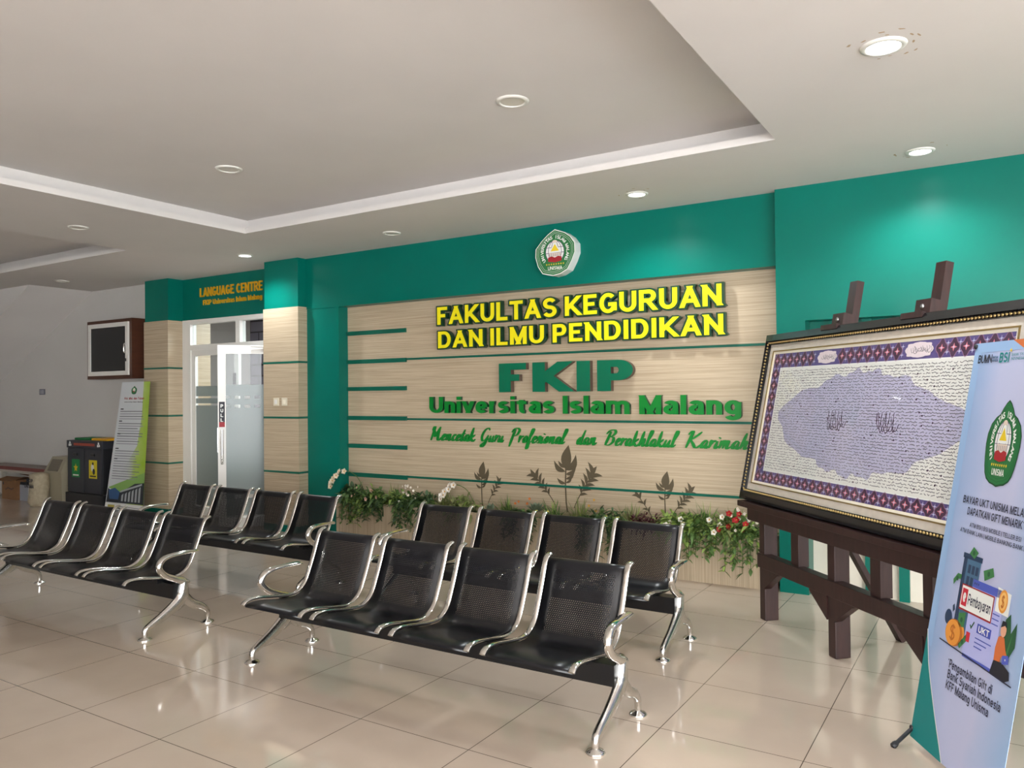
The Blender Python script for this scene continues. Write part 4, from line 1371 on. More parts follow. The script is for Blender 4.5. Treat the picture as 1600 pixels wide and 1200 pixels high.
P.poly([(.247 + (.010 if j % 2 == 0 else .004) * math.cos(PI / 2 + j * PI / 5), 1.585 + (.010 if j % 2 == 0 else .004) * math.sin(PI / 2 + j * PI / 5)) for j in range(10)], PYEL, 3)
P.text('BANK SYARIAH', (.256, .375, 1.561, .011), TEAL, 3, w=.12); P.text('INDONESIA', (.256, .335, 1.545, .011), TEAL, 3, w=.12)
emblem(P, .292, 1.222, .106, .168, shield_print(), PDGREEN, 2)
P.text('BAYAR UKT UNISMA MELALUI', (.098, .525, .968, .030), NAVY, 3, w=.17)
P.text('DAPATKAN GIFT MENARIK*', (.140, .492, .925, .030), NAVY, 3, w=.17)
P.text('ATM BSI | BSI MOBILE | TELLER BSI', (.170, .490, .880, .017), NAVY, 3, w=.15)
P.text('ATM BANK LAIN | MOBILE BANKING BANK LAIN', (.112, .555, .852, .017), NAVY, 3, w=.15)
# payment illustration
BLD = flat('print_steel_blue', 74, 110, 140); BLD2 = flat('print_deep_blue', 42, 62, 92); CASH = flat('print_cash_green', 64, 124, 74); CASHD = flat('print_cash_dark', 40, 88, 56)
LIL = flat('print_lilac', 178, 182, 232); INDG = flat('print_indigo', 78, 92, 184); COIN = flat('print_coin', 228, 152, 62); COIND = flat('print_coin_dark', 188, 110, 40); SKIN = flat('print_skin', 226, 170, 140)
P.rect(.172, .285, .44, .765, BLD, 2); P.rect(.172, .195, .44, .765, BLD2, 3); P.rect(.165, .292, .758, .778, BLD2, 3)
for r_ in range(4):
    for c_ in range(3):
        P.rect(.208 + c_ * .025, .226 + c_ * .025, .705 - r_ * .045, .738 - r_ * .045, BLD2, 3)
P.rect(.257, .455, .405, .690, LIL, 4); P.rect(.257, .455, .662, .692, INDG, 5); P.rect(.262, .455, .395, .408, INDG, 5)
for q in range(3): P.ell(.270 + q * .012, .678, .003, .005, BLD2, 6, 10)
P.rect(.192, .402, .560, .660, PRED, 6); P.rect(.197, .397, .567, .655, WHITE, 7)
P.rect(.203, .238, .578, .645, flat('print_crimson', 202, 44, 62), 8); P.text('e', (.211, .231, .592, .052), WHITE, 9, w=.22)
P.text('Pembayaran', (.246, .390, .590, .042), NAVY, 8, w=.15, gap=.09)
P.poly([(.412, .700), (.491, .690), (.491, .609), (.412, .612)], WHITE, 5); P.ell(.452, .656, .026, .042, COIN, 6); P.ell(.452, .656, .020, .033, flat('print_coin_light', 240, 190, 110), 7); P.text('$', (.443, .461, .632, .046), COIND, 8, w=.16)
P.rect(.328, .414, .505, .540, INDG, 6); P.text('UKT', (.338, .404, .510, .024), WHITE, 7, w=.18)
P.line([(.283, .522), (.291, .512), (.306, .538)], .006, CASHD, 6)
for q in range(3): P.line([(.325, .485 - q * .016), (.425 - q * .025, .485 - q * .016)], .004, INDG, 6); P.line([(.405, .60 - q * .018), (.445, .60 - q * .018)], .004, INDG, 6)
P.rect(.268, .292, .455, .492, flat('print_crimson', 202, 44, 62), 6)
P.ell(.188, .462, .058, .052, COIND, 6); P.ell(.180, .460, .050, .050, COIN, 7); P.text('$', (.162, .198, .430, .060), COIND, 8, w=.14)
P.ell(.225, .468, .030, .040, COIN, 5); P.ell(.132, .510, .024, .030, BLD2, 4)
P.poly([(.150, .560), (.160, .570), (.168, .548), (.156, .535)], BLD2, 4)
for pts in ([(.205, .78), (.225, .81), (.262, .792), (.240, .765)], [(.125, .660), (.150, .690), (.178, .690), (.176, .672), (.152, .668), (.132, .640)], [(.310, .735), (.365, .758), (.378, .728), (.325, .700)], [(.225, .43), (.268, .48), (.275, .455), (.238, .415)], [(.200, .545), (.245, .556), (.245, .50), (.205, .49)]):
    P.poly(pts, CASH, 6)
    cx_ = sum(a for a, _ in pts) / len(pts); cz_ = sum(c for _, c in pts) / len(pts)
    P.ell(cx_, cz_, .008, .010, CASHD, 7, 12)
P.poly([(.480, .50), (.482, .60), (.505, .625), (.520, .56), (.545, .605), (.552, .52), (.525, .47)], CASHD, 4)
P.poly([(.508, .48), (.530, .56), (.520, .47)], CASH, 5)
P.poly([(.458, .530), (.475, .540), (.492, .535), (.506, .500), (.520, .480), (.505, .465), (.490, .470), (.485, .440), (.452, .440), (.450, .490)], ORG, 6)
P.ell(.481, .560, .016, .024, SKIN, 7); P.poly([(.464, .566), (.470, .592), (.492, .592), (.499, .570), (.486, .578), (.472, .570)], PBLACK, 8)
P.poly([(.440, .395), (.452, .445), (.500, .450), (.545, .432), (.552, .405), (.530, .392)], PBLACK, 7)
P.poly([(.500, .445), (.535, .455), (.530, .485), (.497, .475)], INDG, 8); P.ell(.516, .465, .003, .004, WHITE, 9, 10)
P.line([(.100, .412), (.57, .388)], .005, NAVY, 8)
P.text('*Pengambilan Gift di', (.180, .470, .325, .034), NAVY, 3, w=.16)
P.text('Bank Syariah Indonesia', (.190, .530, .285, .034), NAVY, 3, w=.16)
P.text('KFF Malang Unisma', (.190, .470, .243, .034), NAVY, 3, w=.16)
P.build('printed_cloth', bn)
fx = B()
fx.tube([(.30, .05, .80), (.005, .012, 1.60)], .006, n=8); fx.tube([(.30, .05, .80), (.595, .012, 1.60)], .006, n=8)
fx.tube([(.30, .05, .80), (.005, .012, .01)], .006, n=8); fx.tube([(.30, .05, .80), (.595, .012, .01)], .006, n=8)
fx.obox((.30, .05, .80), (1, 0, 0), (0, 1, 0), (0, 0, 1), .05, .03, .07)
fx.build('cross_frame', M['plastic_black'], bn)
inv = (Matrix.Translation(bn.location) @ bn.rotation_euler.to_matrix().to_4x4()).inverted()
for lx, foot in ((.003, (-.393, 3.548, .008)), (.597, (-.075, 3.02, .008))):
    fpt = inv @ Vector(foot)
    tb = B().tube([(lx, .004, .005), tuple(fpt)], .008, n=8)
    lgx = tb.build('front_leg', M['plastic_black'], bn)
    B().lathe([(.010, -.02), (.013, -.01), (.013, .004), (.008, .008)], tuple(fpt), 10, (fpt - Vector((lx, .004, .005)))).build('rubber_foot', M['plastic_black'], lgx)
bk = inv @ Vector((.28, 3.75, .008))
B().tube([(.30, .055, .80), tuple(bk)], .007, n=8).build('rear_leg', M['plastic_black'], bn)
for lx, lz in ((.006, .006), (.594, .006), (.006, 1.612), (.594, 1.612)):
    B().lathe([(.010, 0), (.010, .006), (.004, .008)], (lx, -.002, lz), 10, (0, -1, 0)).build('corner_hook', M['plastic_black'], bn)

# ------------------------------------------------------------------ planter and its plants
pl = empty('planter_box', (-3.63, 5.97, 0), label='long low beige laminate planter box along the foot of the sign wall', cat='planter')
PX0, PX1, PY0, PY1, PZ = -5.84 + 3.63, -1.43 + 3.63, 5.862 - 5.97, 6.078 - 5.97, .38
pb = B().box(PX0, PX1, PY0, PY0 + .02, 0, PZ).box(PX0, PX0 + .02, PY0 + .02, PY1, 0, PZ).box(PX1 - .02, PX1, PY0 + .02, PY1, 0, PZ).box(PX0, PX1, PY0 + .02, PY1, 0, .02)
pb.build('box', M['lam_v'], pl)
B().box(PX0 + .02, PX1 - .02, PY0 + .02, PY1, .02, PZ - .03).build('soil', M['soil'], pl)

LEAFC = {'mid': flat('leaf_mid_green', 84, 114, 56, .6), 'dark': flat('leaf_dark_green', 56, 82, 46, .6), 'lime': flat('leaf_lime_green', 140, 164, 80, .6), 'olive': flat('leaf_olive', 122, 128, 78, .6),
         'grey': flat('leaf_grey_green', 118, 134, 110, .6), 'plum': flat('leaf_plum', 78, 32, 38, .6)}
FLC = {'white': flat('petal_white', 232, 226, 216, .6), 'pink': flat('petal_pink', 226, 184, 170, .6), 'red': flat('petal_red', 170, 22, 30, .6), 'orange': flat('petal_orange', 206, 110, 48, .6), 'cream': flat('petal_cream', 226, 214, 190, .6), 'gold': flat('petal_gold', 206, 156, 64, .6)}
STEMC = flat('stem_green', 86, 104, 52, .6)


def leaf3d(bb, base, d, L_, w, droop, k=0, up=Vector((0, 0, 1))):
    base = Vector(base); d = Vector(d).normalized()
    side = d.cross(up)
    side = side.normalized() if side.length > 1e-3 else Vector((1, 0, 0))
    nrm = side.cross(d)
    n = 4; vs = []
    for i in range(n + 1):
        t = i / n
        c = base + d * (L_ * t) - Vector((0, 0, 1)) * (droop * L_ * t * t)
        ww = w * math.sin(PI * min(.98, .12 + .86 * t)) * .5
        vs += [c - side * ww + nrm * ww * .25, c - nrm * ww * .12, c + side * ww + nrm * ww * .25]
    fs = []
    for i in range(n):
        a = i * 3
        fs += [(a, a + 1, a + 4, a + 3), (a + 1, a + 2, a + 5, a + 4)]
    bb.add(vs, fs, k, True)


def rnd_dir(r, lo, hi):
    a = r.uniform(0, 2 * PI); e = r.uniform(lo, hi)
    return Vector((math.cos(a) * math.cos(e), math.sin(a) * math.cos(e) * .8 - .15, math.sin(e)))


def clampy(v, b):
    """keep foliage out of the wall"""
    return v


YP = 5.955


def wallsafe(bb, x, z):
    for i, v in enumerate(bb.v):
        if YP + v.y > 6.070: bb.v[i] = Vector((v.x, 6.070 - YP - random.uniform(0, .004), v.z))
        if bb.v[i].z + z < PZ + .01 and YP + v.y > 5.855: bb.v[i] = Vector((bb.v[i].x, bb.v[i].y, max(bb.v[i].z, PZ - .02 - z)))


def plant(kind, x, label, seed, leaf='mid', flower=None, size=1.0, nfl=0, group=None):
    r = random.Random(seed)
    z = PZ - .03
    root = empty(kind, (x, YP, z), label=label, cat='plant' if not flower or kind != 'orchid' else 'flower', group='artificial plants in the long planter')
    bb = B(); sp = B(); fl = []
    if kind == 'grass_tuft':
        for i in range(75):
            d = rnd_dir(r, .6, 1.5)
            leaf3d(bb, (r.uniform(-.05, .05), r.uniform(-.04, .03), 0), d, r.uniform(.14, .30) * size, r.uniform(.008, .013), r.uniform(.1, .6))
    elif kind == 'leafy_bush':
        for i in range(210):
            d = rnd_dir(r, -.7, 1.3)
            b0 = Vector((r.uniform(-.12, .12), r.uniform(-.09, .04), r.uniform(.02, .12) * size)) + d * r.uniform(0, .06)
            leaf3d(bb, b0, d, r.uniform(.06, .12) * size, r.uniform(.024, .042) * size, r.uniform(.1, .9))
        for i in range(8):
            d = rnd_dir(r, .5, 1.3); sp.tube([(0, 0, 0), tuple(d * .09)], .004, n=5)
    elif kind == 'trailing_ivy':
        for i in range(16):
            dx = r.uniform(-.16, .16); ln = r.uniform(.08, .22) * size
            pts = [(dx * .3, 0, .03), (dx * .7, -.09, .08), (dx, -.135, .04), (dx * 1.05, -.145 - r.uniform(0, .03), .04 - ln)]
            sp.tube(pts, .0022, n=5, steps=3)
            for q in cat([Vector(p_) for p_ in pts], 5):
                for _ in range(2):
                    leaf3d(bb, q, rnd_dir(r, -.6, .8), r.uniform(.03, .06), r.uniform(.018, .032), .3)
    elif kind == 'broad_leaf_plant':
        for i in range(16):
            d = rnd_dir(r, .2, 1.3)
            leaf3d(bb, (0, 0, .02), d, r.uniform(.14, .22) * size, r.uniform(.06, .09) * size, r.uniform(.2, .7))
    elif kind == 'succulent':
        for i in range(40):
            t = i / 40; a = i * 2.4
            d = Vector((math.cos(a) * (1 - .7 * t), math.sin(a) * (1 - .7 * t), .35 + t * 1.1))
            leaf3d(bb, (0, -.03, .07), d, .10 * (1 - .5 * t) * size, .035, -.1)
    elif kind == 'orchid':
        for i in range(6):
            leaf3d(bb, (0, 0, .02), rnd_dir(r, .1, .7), .14, .05, .5)
    # flowers
    pos = []
    if kind == 'orchid':
        sgn = -1 if size > 0 else 1
        S = abs(size)
        arch = [(0, 0, 0), (-.03 * S, -.02, .16 * S), (-.12 * S, -.03, .29 * S), (-.26 * S, -.05, .335 * S), (-.36 * S, -.08, .26 * S), (-.40 * S, -.10, .15 * S)]
        sp.tube(arch, .004, n=6)
        pts = cat([Vector(a) for a in arch], 6)
        pos = [pts[int(len(pts) * t)] + Vector((r.uniform(-.015, .015), -.02, r.uniform(-.01, .015))) for t in (.60, .66, .72, .78, .84, .90, .96)]
    elif flower:
        for i in range(nfl):
            pos.append(Vector((r.uniform(-.11, .11), r.uniform(-.16, -.04), r.uniform(.05, .20) * size)))
    wallsafe(bb, x, z)
    if bb.v:
        fo = bb.build('foliage', [LEAFC[leaf], LEAFC['lime' if leaf in ('mid', 'olive') else 'mid' if leaf == 'dark' else leaf]], root)
        cnt = len(fo.data.polygons)
        for q in range(0, cnt, 8):
            if r.random() < .3:
                for w in range(q, min(cnt, q + 8)): fo.data.polygons[w].material_index = 1
    if sp.v: sp.build('stem', STEMC, root)
    for q in pos:
        fb_ = B()
        fr_ = {'orchid': .034, 'rose_bush': .03}.get(kind, .026)
        np_ = 5
        if kind == 'trailing_ivy': fr_ = .013
        nd = Vector((r.uniform(-.5, .5), -1, r.uniform(-.1, .5))).normalized()
        ax = nd.orthogonal().normalized(); ay = nd.cross(ax)
        for lay in range(2 if kind != 'trailing_ivy' else 1):
            for i in range(np_):
                a = 2 * PI * (i + .5 * lay) / np_
                d = (ax * math.cos(a) + ay * math.sin(a) + nd * (.25 + .55 * lay)).normalized()
                leaf3d(fb_, q, d, fr_ * (1 - .25 * lay), fr_ * .95, 0, 0, nd)
        fb_.lathe([(fr_ * .22, 0), (fr_ * .2, fr_ * .2), (.001, fr_ * .3)], tuple(q), 8, nd, 1)
        for i, v in enumerate(fb_.v):
            if YP + v.y > 6.07: fb_.v[i].y = 6.07 - YP
        fb_.build('flower', [FLC[flower], FLC['gold']], root)
    return root


PLANTS = [
 ('orchid', -5.50, 'white orchid arching over the left end of the planter', 'mid', 'cream', 1.0, 7),
 ('leafy_bush', -5.68, 'dark green leafy bush under the white orchid at the planter end', 'dark', None, 1.1, 0),
 ('trailing_ivy', -5.60, 'green ivy trailing over the planter front below the arching orchid', 'mid', 'pink', 1.0, 3),
 ('broad_leaf_plant', -5.46, 'plum red leaved plant beside the pink roses', 'plum', None, .75, 0),
 ('leafy_bush', -5.38, 'mid green bush with large pale pink roses near the left orchid', 'mid', 'pink', 1.05, 5),
 ('trailing_ivy', -5.32, 'dark ivy trailing below the pink roses', 'dark', None, .8, 0),
 ('grass_tuft', -5.16, 'olive grass tuft just right of the pink roses', 'olive', None, 1.0, 0),
 ('broad_leaf_plant', -4.98, 'bright lime green fern-like plant left of the second bench back', 'lime', None, .9, 0),
 ('leafy_bush', -5.02, 'mid green bush in front of the lime green plant', 'mid', None, .9, 0),
 ('trailing_ivy', -4.86, 'ivy with many tiny white flowers hanging over planter front on the left', 'dark', 'white', 1.2, 16),
 ('leafy_bush', -4.74, 'dark bush touching the first seat back of the bench before the planter', 'dark', None, .95, 0),
 ('grass_tuft', -4.50, 'tall grass tuft left of the second orchid', 'olive', None, 1.1, 0),
 ('orchid', -4.14, 'smaller white orchid among the stickers, above the second seat back', 'mid', 'white', .8, 7),
 ('leafy_bush', -4.28, 'olive bush at the foot of the smaller white orchid', 'olive', None, .9, 0),
 ('broad_leaf_plant', -3.98, 'grey green plant between the smaller orchid and the orange flowers', 'grey', None, .7, 0),
 ('grass_tuft', -3.80, 'grass tuft behind the second seat back', 'mid', None, .9, 0),
 ('trailing_ivy', -3.58, 'ivy seen in the gap between the seats, with orange flowers', 'dark', 'orange', 1.0, 4),
 ('succulent', -3.48, 'pale grey succulent rosette under the central sprig stickers', 'grey', None, 1.2, 0),
 ('grass_tuft', -3.30, 'green grass tuft at the foot of the tallest sprig sticker', 'mid', None, 1.0, 0),
 ('grass_tuft', -3.06, 'olive grass tuft right of the tallest sprig sticker', 'olive', None, 1.0, 0),
 ('trailing_ivy', -2.86, 'dark ivy with golden flowers seen between the last two seats', 'dark', 'gold', 1.2, 3),
 ('leafy_bush', -2.78, 'dark bush behind the golden flowers', 'dark', None, .85, 0),
 ('grass_tuft', -2.60, 'olive grass tuft above the last seat back', 'olive', None, 1.1, 0),
 ('leafy_bush', -2.45, 'plum tinged low plant left of the white peony', 'plum', None, .7, 0),
 ('broad_leaf_plant', -2.34, 'mid green leaved plant just left of the white peony', 'mid', None, .8, 0),
 ('rose_bush', -2.20, 'white and blush peony flowers by the last seat top corner', 'lime', 'white', .9, 4),
 ('leafy_bush', -2.08, 'mid green bush right of the last seat back', 'mid', None, 1.0, 0),
 ('grass_tuft', -1.98, 'tall grass tuft between the last seat and the red flowers', 'mid', None, 1.25, 0),
 ('trailing_ivy', -1.98, 'green ivy hanging beside the last armrest', 'mid', None, 1.0, 0),
 ('leafy_bush', -1.82, 'olive bush with tiny white flowers left of the red flowers', 'olive', 'white', .9, 5),
 ('grass_tuft', -1.74, 'grass tuft behind the red flowers', 'olive', None, 1.1, 0),
 ('leafy_bush', -1.70, 'bush of bright red flowers near the easel', 'mid', 'red', 1.0, 9),
 ('trailing_ivy', -1.64, 'ivy with small white flowers hanging below the red flowers', 'mid', 'white', 1.25, 14),
 ('broad_leaf_plant', -1.53, 'dark broad leaved plant at the right end of planter next to easel leg', 'dark', None, .85, 0),
]
for i, (kd, x, lab, lf_, fl_, sz, nf) in enumerate(PLANTS):
    plant(kd if kd != 'rose_bush' else 'leafy_bush', x, lab, 100 + i, lf_, fl_, sz, nf)

# ------------------------------------------------------------------ small fixtures
def plate(name, x, y, z, w, h, m, label, cat_, rocker=None, group=None):
    root = empty(name, (x, y, z), label=label, cat=cat_, group=group)
    B().box(-w / 2, w / 2, -.010, 0, -h / 2, h / 2, 0, .003).build('cover_plate', m, root)
    if rocker: B().box(-w * .22, w * .22, -.015, -.009, -h * .26, h * .26, 0, .002).build('rocker', rocker, root)
    return root


plate('light_switch', -6.685, 5.823, 1.404, .082, .085, M['switch'], 'cream light switch, left one of the pair on the beige pillar', 'light switch', M['white_alu'], 'switches on the pillar')
plate('light_switch', -6.555, 5.823, 1.404, .082, .085, M['switch'], 'cream light switch, right one of the pair on the beige pillar', 'light switch', M['cream_line'], 'switches on the pillar')
so = plate('wall_outlet', -12.04, 6.08, 1.563, .15, .085, M['outlet'], 'small dark grey outlet plate alone on the white wall at far left', 'outlet', None)
B().box(-.05, -.005, -.014, -.009, -.03, .03).box(.005, .05, -.014, -.009, -.03, .03).build('socket', flat('outlet_light', 150, 150, 160), so)

tv = empty('display_cabinet', (-9.97, 6.079, 2.105), label='brown wooden wall cabinet with dark screen behind a white framed door', cat='cabinet')
B().box(-.515, .515, -.20, 0, -.39, .39).build('cabinet_body', M['brown_wood'], tv)
dd = B().box(-.46, .46, -.225, -.20, .29, .345).box(-.46, .46, -.225, -.20, -.345, -.29).box(-.46, -.405, -.225, -.20, -.29, .29).box(.405, .46, -.225, -.20, -.29, .29).build('cabinet_door', M['white_alu'], tv)
B().box(-.405, .405, -.212, -.204, -.29, .29).build('screen', M['screen'], dd)
B().tube([(.42, -.225, .06), (.42, -.25, .05), (.42, -.25, -.05), (.42, -.225, -.06)], .008, n=8).build('handle', M['chrome'], dd)
B().box(.41, .43, -.232, -.225, -.17, -.13).build('lock', M['black_metal'], dd)

# ------------------------------------------------------------------ roll-up banner
class Quad(Print):
    def __init__(self, bl, br, tl, tr, n, **k):
        super().__init__(bl, (1, 0, 0), (0, 0, 1), n, **k)
        self.c = [Vector(q) for q in (bl, br, tl, tr)]

    def pt(self, x, y, layer):
        bl, br, tl, tr = self.c
        return (bl * (1 - x) + br * x) * (1 - y) + (tl * (1 - x) + tr * x) * y + self.n * (self.base + self.step * layer)


ru = empty('roll_up_banner', (-9.18, 5.61, 0), label='white and lime green printed roll-up banner leaning by the beige pillar at left', cat='banner')
CL2 = gradient_mat('silver_lime_banner_print', [(0.0, rgb(206, 210, 212)), (.50, rgb(196, 202, 202)), (.72, rgb(172, 196, 96)), (1.0, rgb(150, 186, 40))], 0, -.40, .42, .10)
P = Quad((-.41, -.02, .070), (.395, -.02, .080), (-.245, .12, 1.662), (.345, .12, 1.662), (0, -1, 0), base=.001, step=.001)
P.rect(0, 1, 0, 1, CL2, 0)
LIME = flat('print_lime', 132, 178, 40); SIL = flat('print_silver', 204, 208, 210); DBL = flat('print_photo_blue', 44, 84, 130); DKB = flat('print_photo_dark', 34, 40, 48); GRB = flat('print_photo_grey', 168, 174, 178)
P.poly([(0, 1), (0, .22), (.12, .18), (.45, .35), (.72, .50), (.80, .75), (.78, 1)], SIL, 1)
P.poly([(.02, .17), (1, .30), (1, .20), (.9, .16), (.3, .14)], flat('print_soft_green', 134, 176, 92), 2)
P.poly([(.02, .165), (.25, .12), (.5, .16), (.75, .21), (1, .22), (1, .055), (.02, .055)], DKB, 3)
P.poly([(.05, .15), (.22, .17), (.36, .14), (.34, .08), (.1, .08)], DBL, 4)
for q in range(6):
    P.poly([(.42 + q * .09, .07), (.47 + q * .09, .07), (.47 + q * .09, .13 + q * .012), (.42 + q * .09, .115 + q * .012)], GRB, 4)
P.poly([(.38, .15), (.95, .215), (.95, .20), (.38, .135)], GRB, 5)
P.rect(0, 1, 0, .05, WHITE, 3); P.rect(.08, .26, .015, .036, flat('print_mustard', 170, 156, 70), 4); P.line([(.34, .03), (.95, .022)], .006, PGREY, 4)
emblem(P, .47, .935, .095, .033, shield_print(), PDGREEN, 2, detail=False)
P.text('Visi, Misi, dan Tujuan', (.16, .84, .862, .018), PRED, 3, w=.2)
P.text('Universitas Islam Malang', (.18, .80, .838, .010), PBLACK, 3, w=.16)
rr = random.Random(5)
for y0, cnt in ((.785, 4), (.690, 6), (.590, 4), (.475, 4), (.395, 8)):
    P.rect(.08, .18, y0 - .002, y0 + .006, PBLACK, 3)
    for q in range(cnt):
        P.rect(.08, rr.uniform(.70, .88), y0 - .020 - q * .0195, y0 - .014 - q * .0195, PGREY if q % 2 else flat('print_text_grey', 110, 112, 118), 3)
P.build('printed_cloth', ru)
B().box(-.43, .42, -.07, .06, 0, .068, 0, .01).build('base_case', M['alu_pole'], ru)
B().tube([(.02, .02, .05), (.05, .135, 1.66)], .008, n=8, smooth_path=False).build('support_pole', M['alu_pole'], ru)

# ------------------------------------------------------------------ bins and boxes at far left
wb_ = empty('recycling_bin', (-10.29, 5.965, 0), label='black twin recycling bin with green and yellow lids, left of the roll-up banner', cat='bin')
B().box(-.415, .415, -.23, .105, .20, .865, 0, .008).build('cabinet_body', M['plastic_black'], wb_)
B().box(-.45, .45, -.25, .105, .0, .20, 0, .008).build('base', M['plastic_black'], wb_)
B().box(-.425, .425, -.245, .105, .80, .90, 0, .006).build('top_frame', M['plastic_dark'], wb_)
for sx, m_, m2, nm in ((-1, flat('bin_green', 20, 112, 56), flat('sticker_green', 16, 128, 66), 'green'), (1, flat('bin_yellow', 226, 168, 32), flat('sticker_yellow', 214, 196, 44), 'yellow')):
    B().box(min(.02 * sx, .39 * sx), max(.02 * sx, .39 * sx), -.16, .09, .90, .93, 0, .012).build('lid', m_, wb_)['label'] = nm + ' lid'
    d_ = B().box(min(.012 * sx, .405 * sx), max(.012 * sx, .405 * sx), -.242, -.228, .215, .795, 0, .005).build('door', M['plastic_dark'], wb_)
    B().box(.205 * sx - .045, .205 * sx + .045, -.256, -.242, .70, .735, 0, .004).build('handle', M['black_metal'], d_)
    P = Print((.205 * sx, -.2425, .53), (1, 0, 0), (0, 0, 1), (0, -1, 0))
    P.rect(-.095, .095, -.12, .12, m2, 0)
    if sx < 0:
        P.poly([((.055 if j % 2 == 0 else .025) * math.cos(PI / 2 + j * PI / 5), .005 + (.06 if j % 2 == 0 else .028) * math.sin(PI / 2 + j * PI / 5)) for j in range(10)], PYEL, 1)
    else:
        P.ell(-.01, .02, .035, .05, WHITE, 1, 14); P.ell(.02, -.03, .03, .04, PBLACK, 2, 14); P.ell(.0, .075, .018, .02, PBLACK, 2, 10)
    P.rect(-.07, .07, -.10, -.082, WHITE if sx < 0 else PBLACK, 1)
    P.build('sticker', d_)
P = Print((0, -.2455, .85), (1, 0, 0), (0, 0, 1), (0, -1, 0))
P.rect(-.25, .25, -.017, .017, flat('slot_red', 150, 62, 46), 0)
for sx in (-1, 1):
    for k in range(3):
        a = PI / 2 + k * 2 * PI / 3
        c = (sx * .34 + .022 * math.cos(a), .022 * math.sin(a))
        P.poly([(c[0] + .020 * math.cos(a + t), c[1] + .020 * math.sin(a + t)) for t in (.2, 1.6, 2.6, 3.7, 4.7)], WHITE, 1)
P.build('slot_strip', wb_)

sb_ = empty('swing_bin', (-10.99, 5.87, 0), label='beige plastic swing-top bin between the sack and the black twin bin', cat='bin')
B().prism([(-.17, -.14, 0), (.17, -.14, 0), (.17, .16, 0), (-.17, .16, 0)], (0, 0, .001)).build('foot_plate', M['beige_plastic'], sb_)
bb = B(); v0 = [(-.17, -.15, 0), (.17, -.15, 0), (.17, .17, 0), (-.17, .17, 0)]; v1 = [(-.21, -.19, .45), (.21, -.19, .45), (.21, .20, .45), (-.21, .20, .45)]
bb.add(v0 + v1, [(3, 2, 1, 0), (4, 5, 6, 7)] + [(i, (i + 1) % 4, 4 + (i + 1) % 4, 4 + i) for i in range(4)])
bb.build('bin_body', M['beige_plastic'], sb_)
bb = B(); v0 = [(-.22, -.20, .45), (.22, -.20, .45), (.22, .21, .45), (-.22, .21, .45)]; v1 = [(-.18, -.10, .66), (.18, -.10, .66), (.18, .14, .66), (-.18, .14, .66)]
bb.add(v0 + v1, [(3, 2, 1, 0), (4, 5, 6, 7)] + [(i, (i + 1) % 4, 4 + (i + 1) % 4, 4 + i) for i in range(4)])
hd = bb.build('bin_hood', M['beige_plastic'], sb_)
B().obox((0, -.160, .55), (1, 0, 0), (0, -.21, .10), (0, .10, .21), .25, .012, .17).build('swing_flap', flat('flap_brown', 112, 104, 90), hd)

sk = empty('sack', (-11.16, 5.585, 0), label='pale woven sack with black lettering slumped in front of the low table', cat='sack')
bb = B(); N_ = 18; prof = [(.16, .0), (.20, .06), (.185, .16), (.195, .26), (.185, .36), (.18, .42), (.11, .45), (.02, .455)]
rr = random.Random(3); vs = []; fs = []
for j, (r_, h_) in enumerate(prof):
    for i in range(N_):
        a = 2 * PI * i / N_
        q = r_ * (1 + .06 * math.sin(3 * a + j * 1.3) + rr.uniform(-.025, .025))
        vs.append((q * .74 * math.cos(a), q * .62 * math.sin(a), h_ + rr.uniform(-.008, .008) * (j > 0)))
for j in range(len(prof) - 1):
    for i in range(N_): fs.append((j * N_ + i, j * N_ + (i + 1) % N_, (j + 1) * N_ + (i + 1) % N_, (j + 1) * N_ + i))
fs += [list(range(N_))[::-1], list(range((len(prof) - 1) * N_, len(prof) * N_))]
bb.add(vs, fs, 0, True)
body = bb.build('sack_body', M['sack'], sk)
P = Print((.0, -.128, .30), (1, 0, 0), (0, 0, 1), (0, -1, 0), base=.006)
P.text('FKIP', (-.06, .11, .035, .045), PBLACK, 1, w=.24); P.text('UNISMA', (-.11, .13, -.045, .05), PBLACK, 1, w=.24)
P.build('lettering', body)

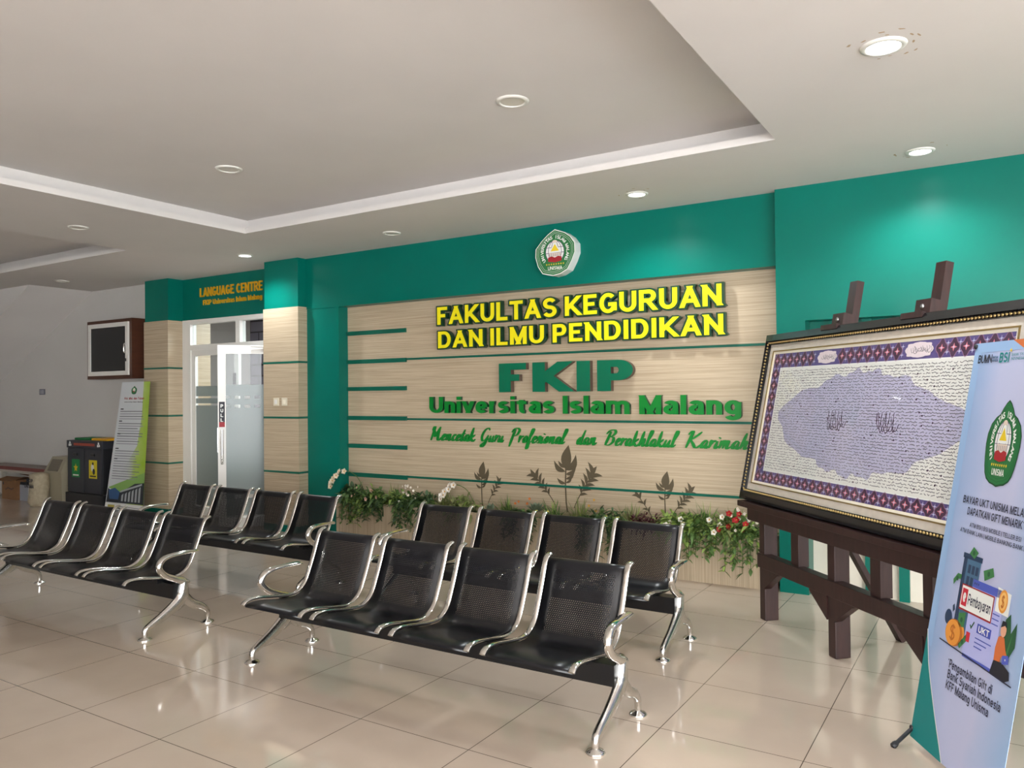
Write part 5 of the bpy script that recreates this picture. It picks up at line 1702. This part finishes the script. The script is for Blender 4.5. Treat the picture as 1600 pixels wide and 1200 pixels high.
ta = empty('low_table', (-12.1, 5.90, 0), label='low worn table with red edge against the white wall at far left', cat='table')
B().box(-1.05, .93, -.165, .17, .455, .475).build('table_top', M['table_top'], ta)
B().box(-1.06, .94, -.177, -.165, .430, .478).box(.93, .942, -.165, .17, .43, .478).build('red_edge', M['red_top'], ta)
B().box(-1.04, .92, -.16, .17, .395, .45).build('apron', M['table_white'], ta)
for sx in (-1.02, .88):
    for sy in (-.16, .11):
        B().box(sx, sx + .05, sy, sy + .05, 0, .40).build('leg', M['table_white'], ta)
cb = empty('cardboard_box', (-12.25, 5.90, 0), label='brown cardboard box under the low table at the left picture edge', cat='box')
B().box(-.22, .20, -.18, .16, 0, .285).build('box_body', M['cardboard'], cb)
B().obox((-.01, -.19, .30), (1, 0, 0), (0, 1, .3), (0, -.3, 1), .42, .16, .006).obox((-.01, .14, .315), (1, 0, 0), (0, 1, -.3), (0, .3, 1), .42, .16, .006).build('flap', M['cardboard'], cb)
P = Print((0, -.181, .14), (1, 0, 0), (0, 0, 1), (0, -1, 0))
P.line([(-.12, .0), (-.04, .03), (.05, .01), (.12, .03)], .02, flat('box_print', 84, 54, 40), 1)
P.build('box_marking', cb)
P = Print((0, -.181, .14), (1, 0, 0), (0, 0, 1), (0, -1, 0)); P.ell(-.18, .09, .018, .025, PBLACK, 1, 12); P.build('hand_hole', cb)
wbx = empty('storage_box', (-11.80, 5.90, 0), label='pale grey box with white edge holding black things, between cardboard box and sack', cat='box')
B().box(-.20, .18, -.16, .15, 0, .225).build('box_body', M['grey_box'], wbx)
B().box(.045, .075, -.166, -.16, 0, .23).build('corner_strip', flat('strip_white', 220, 222, 228), wbx)
bb = B(); rr = random.Random(9)
for i in range(12):
    bb.obox((rr.uniform(-.15, .13), rr.uniform(-.12, .1), .235 + rr.uniform(0, .05)), (rr.uniform(-1, 1), rr.uniform(-1, 1), .2), (0.3, 1, rr.uniform(-.3, .3)), (0, .2, 1), .10, .08, .04)
cbk = bb.build('cable_heap', M['black_metal'])
cbk.location = wbx.location
tag(cbk, 'heap of black cables lying in the pale grey box under the table', 'cables')
cbk['kind'] = 'stuff'
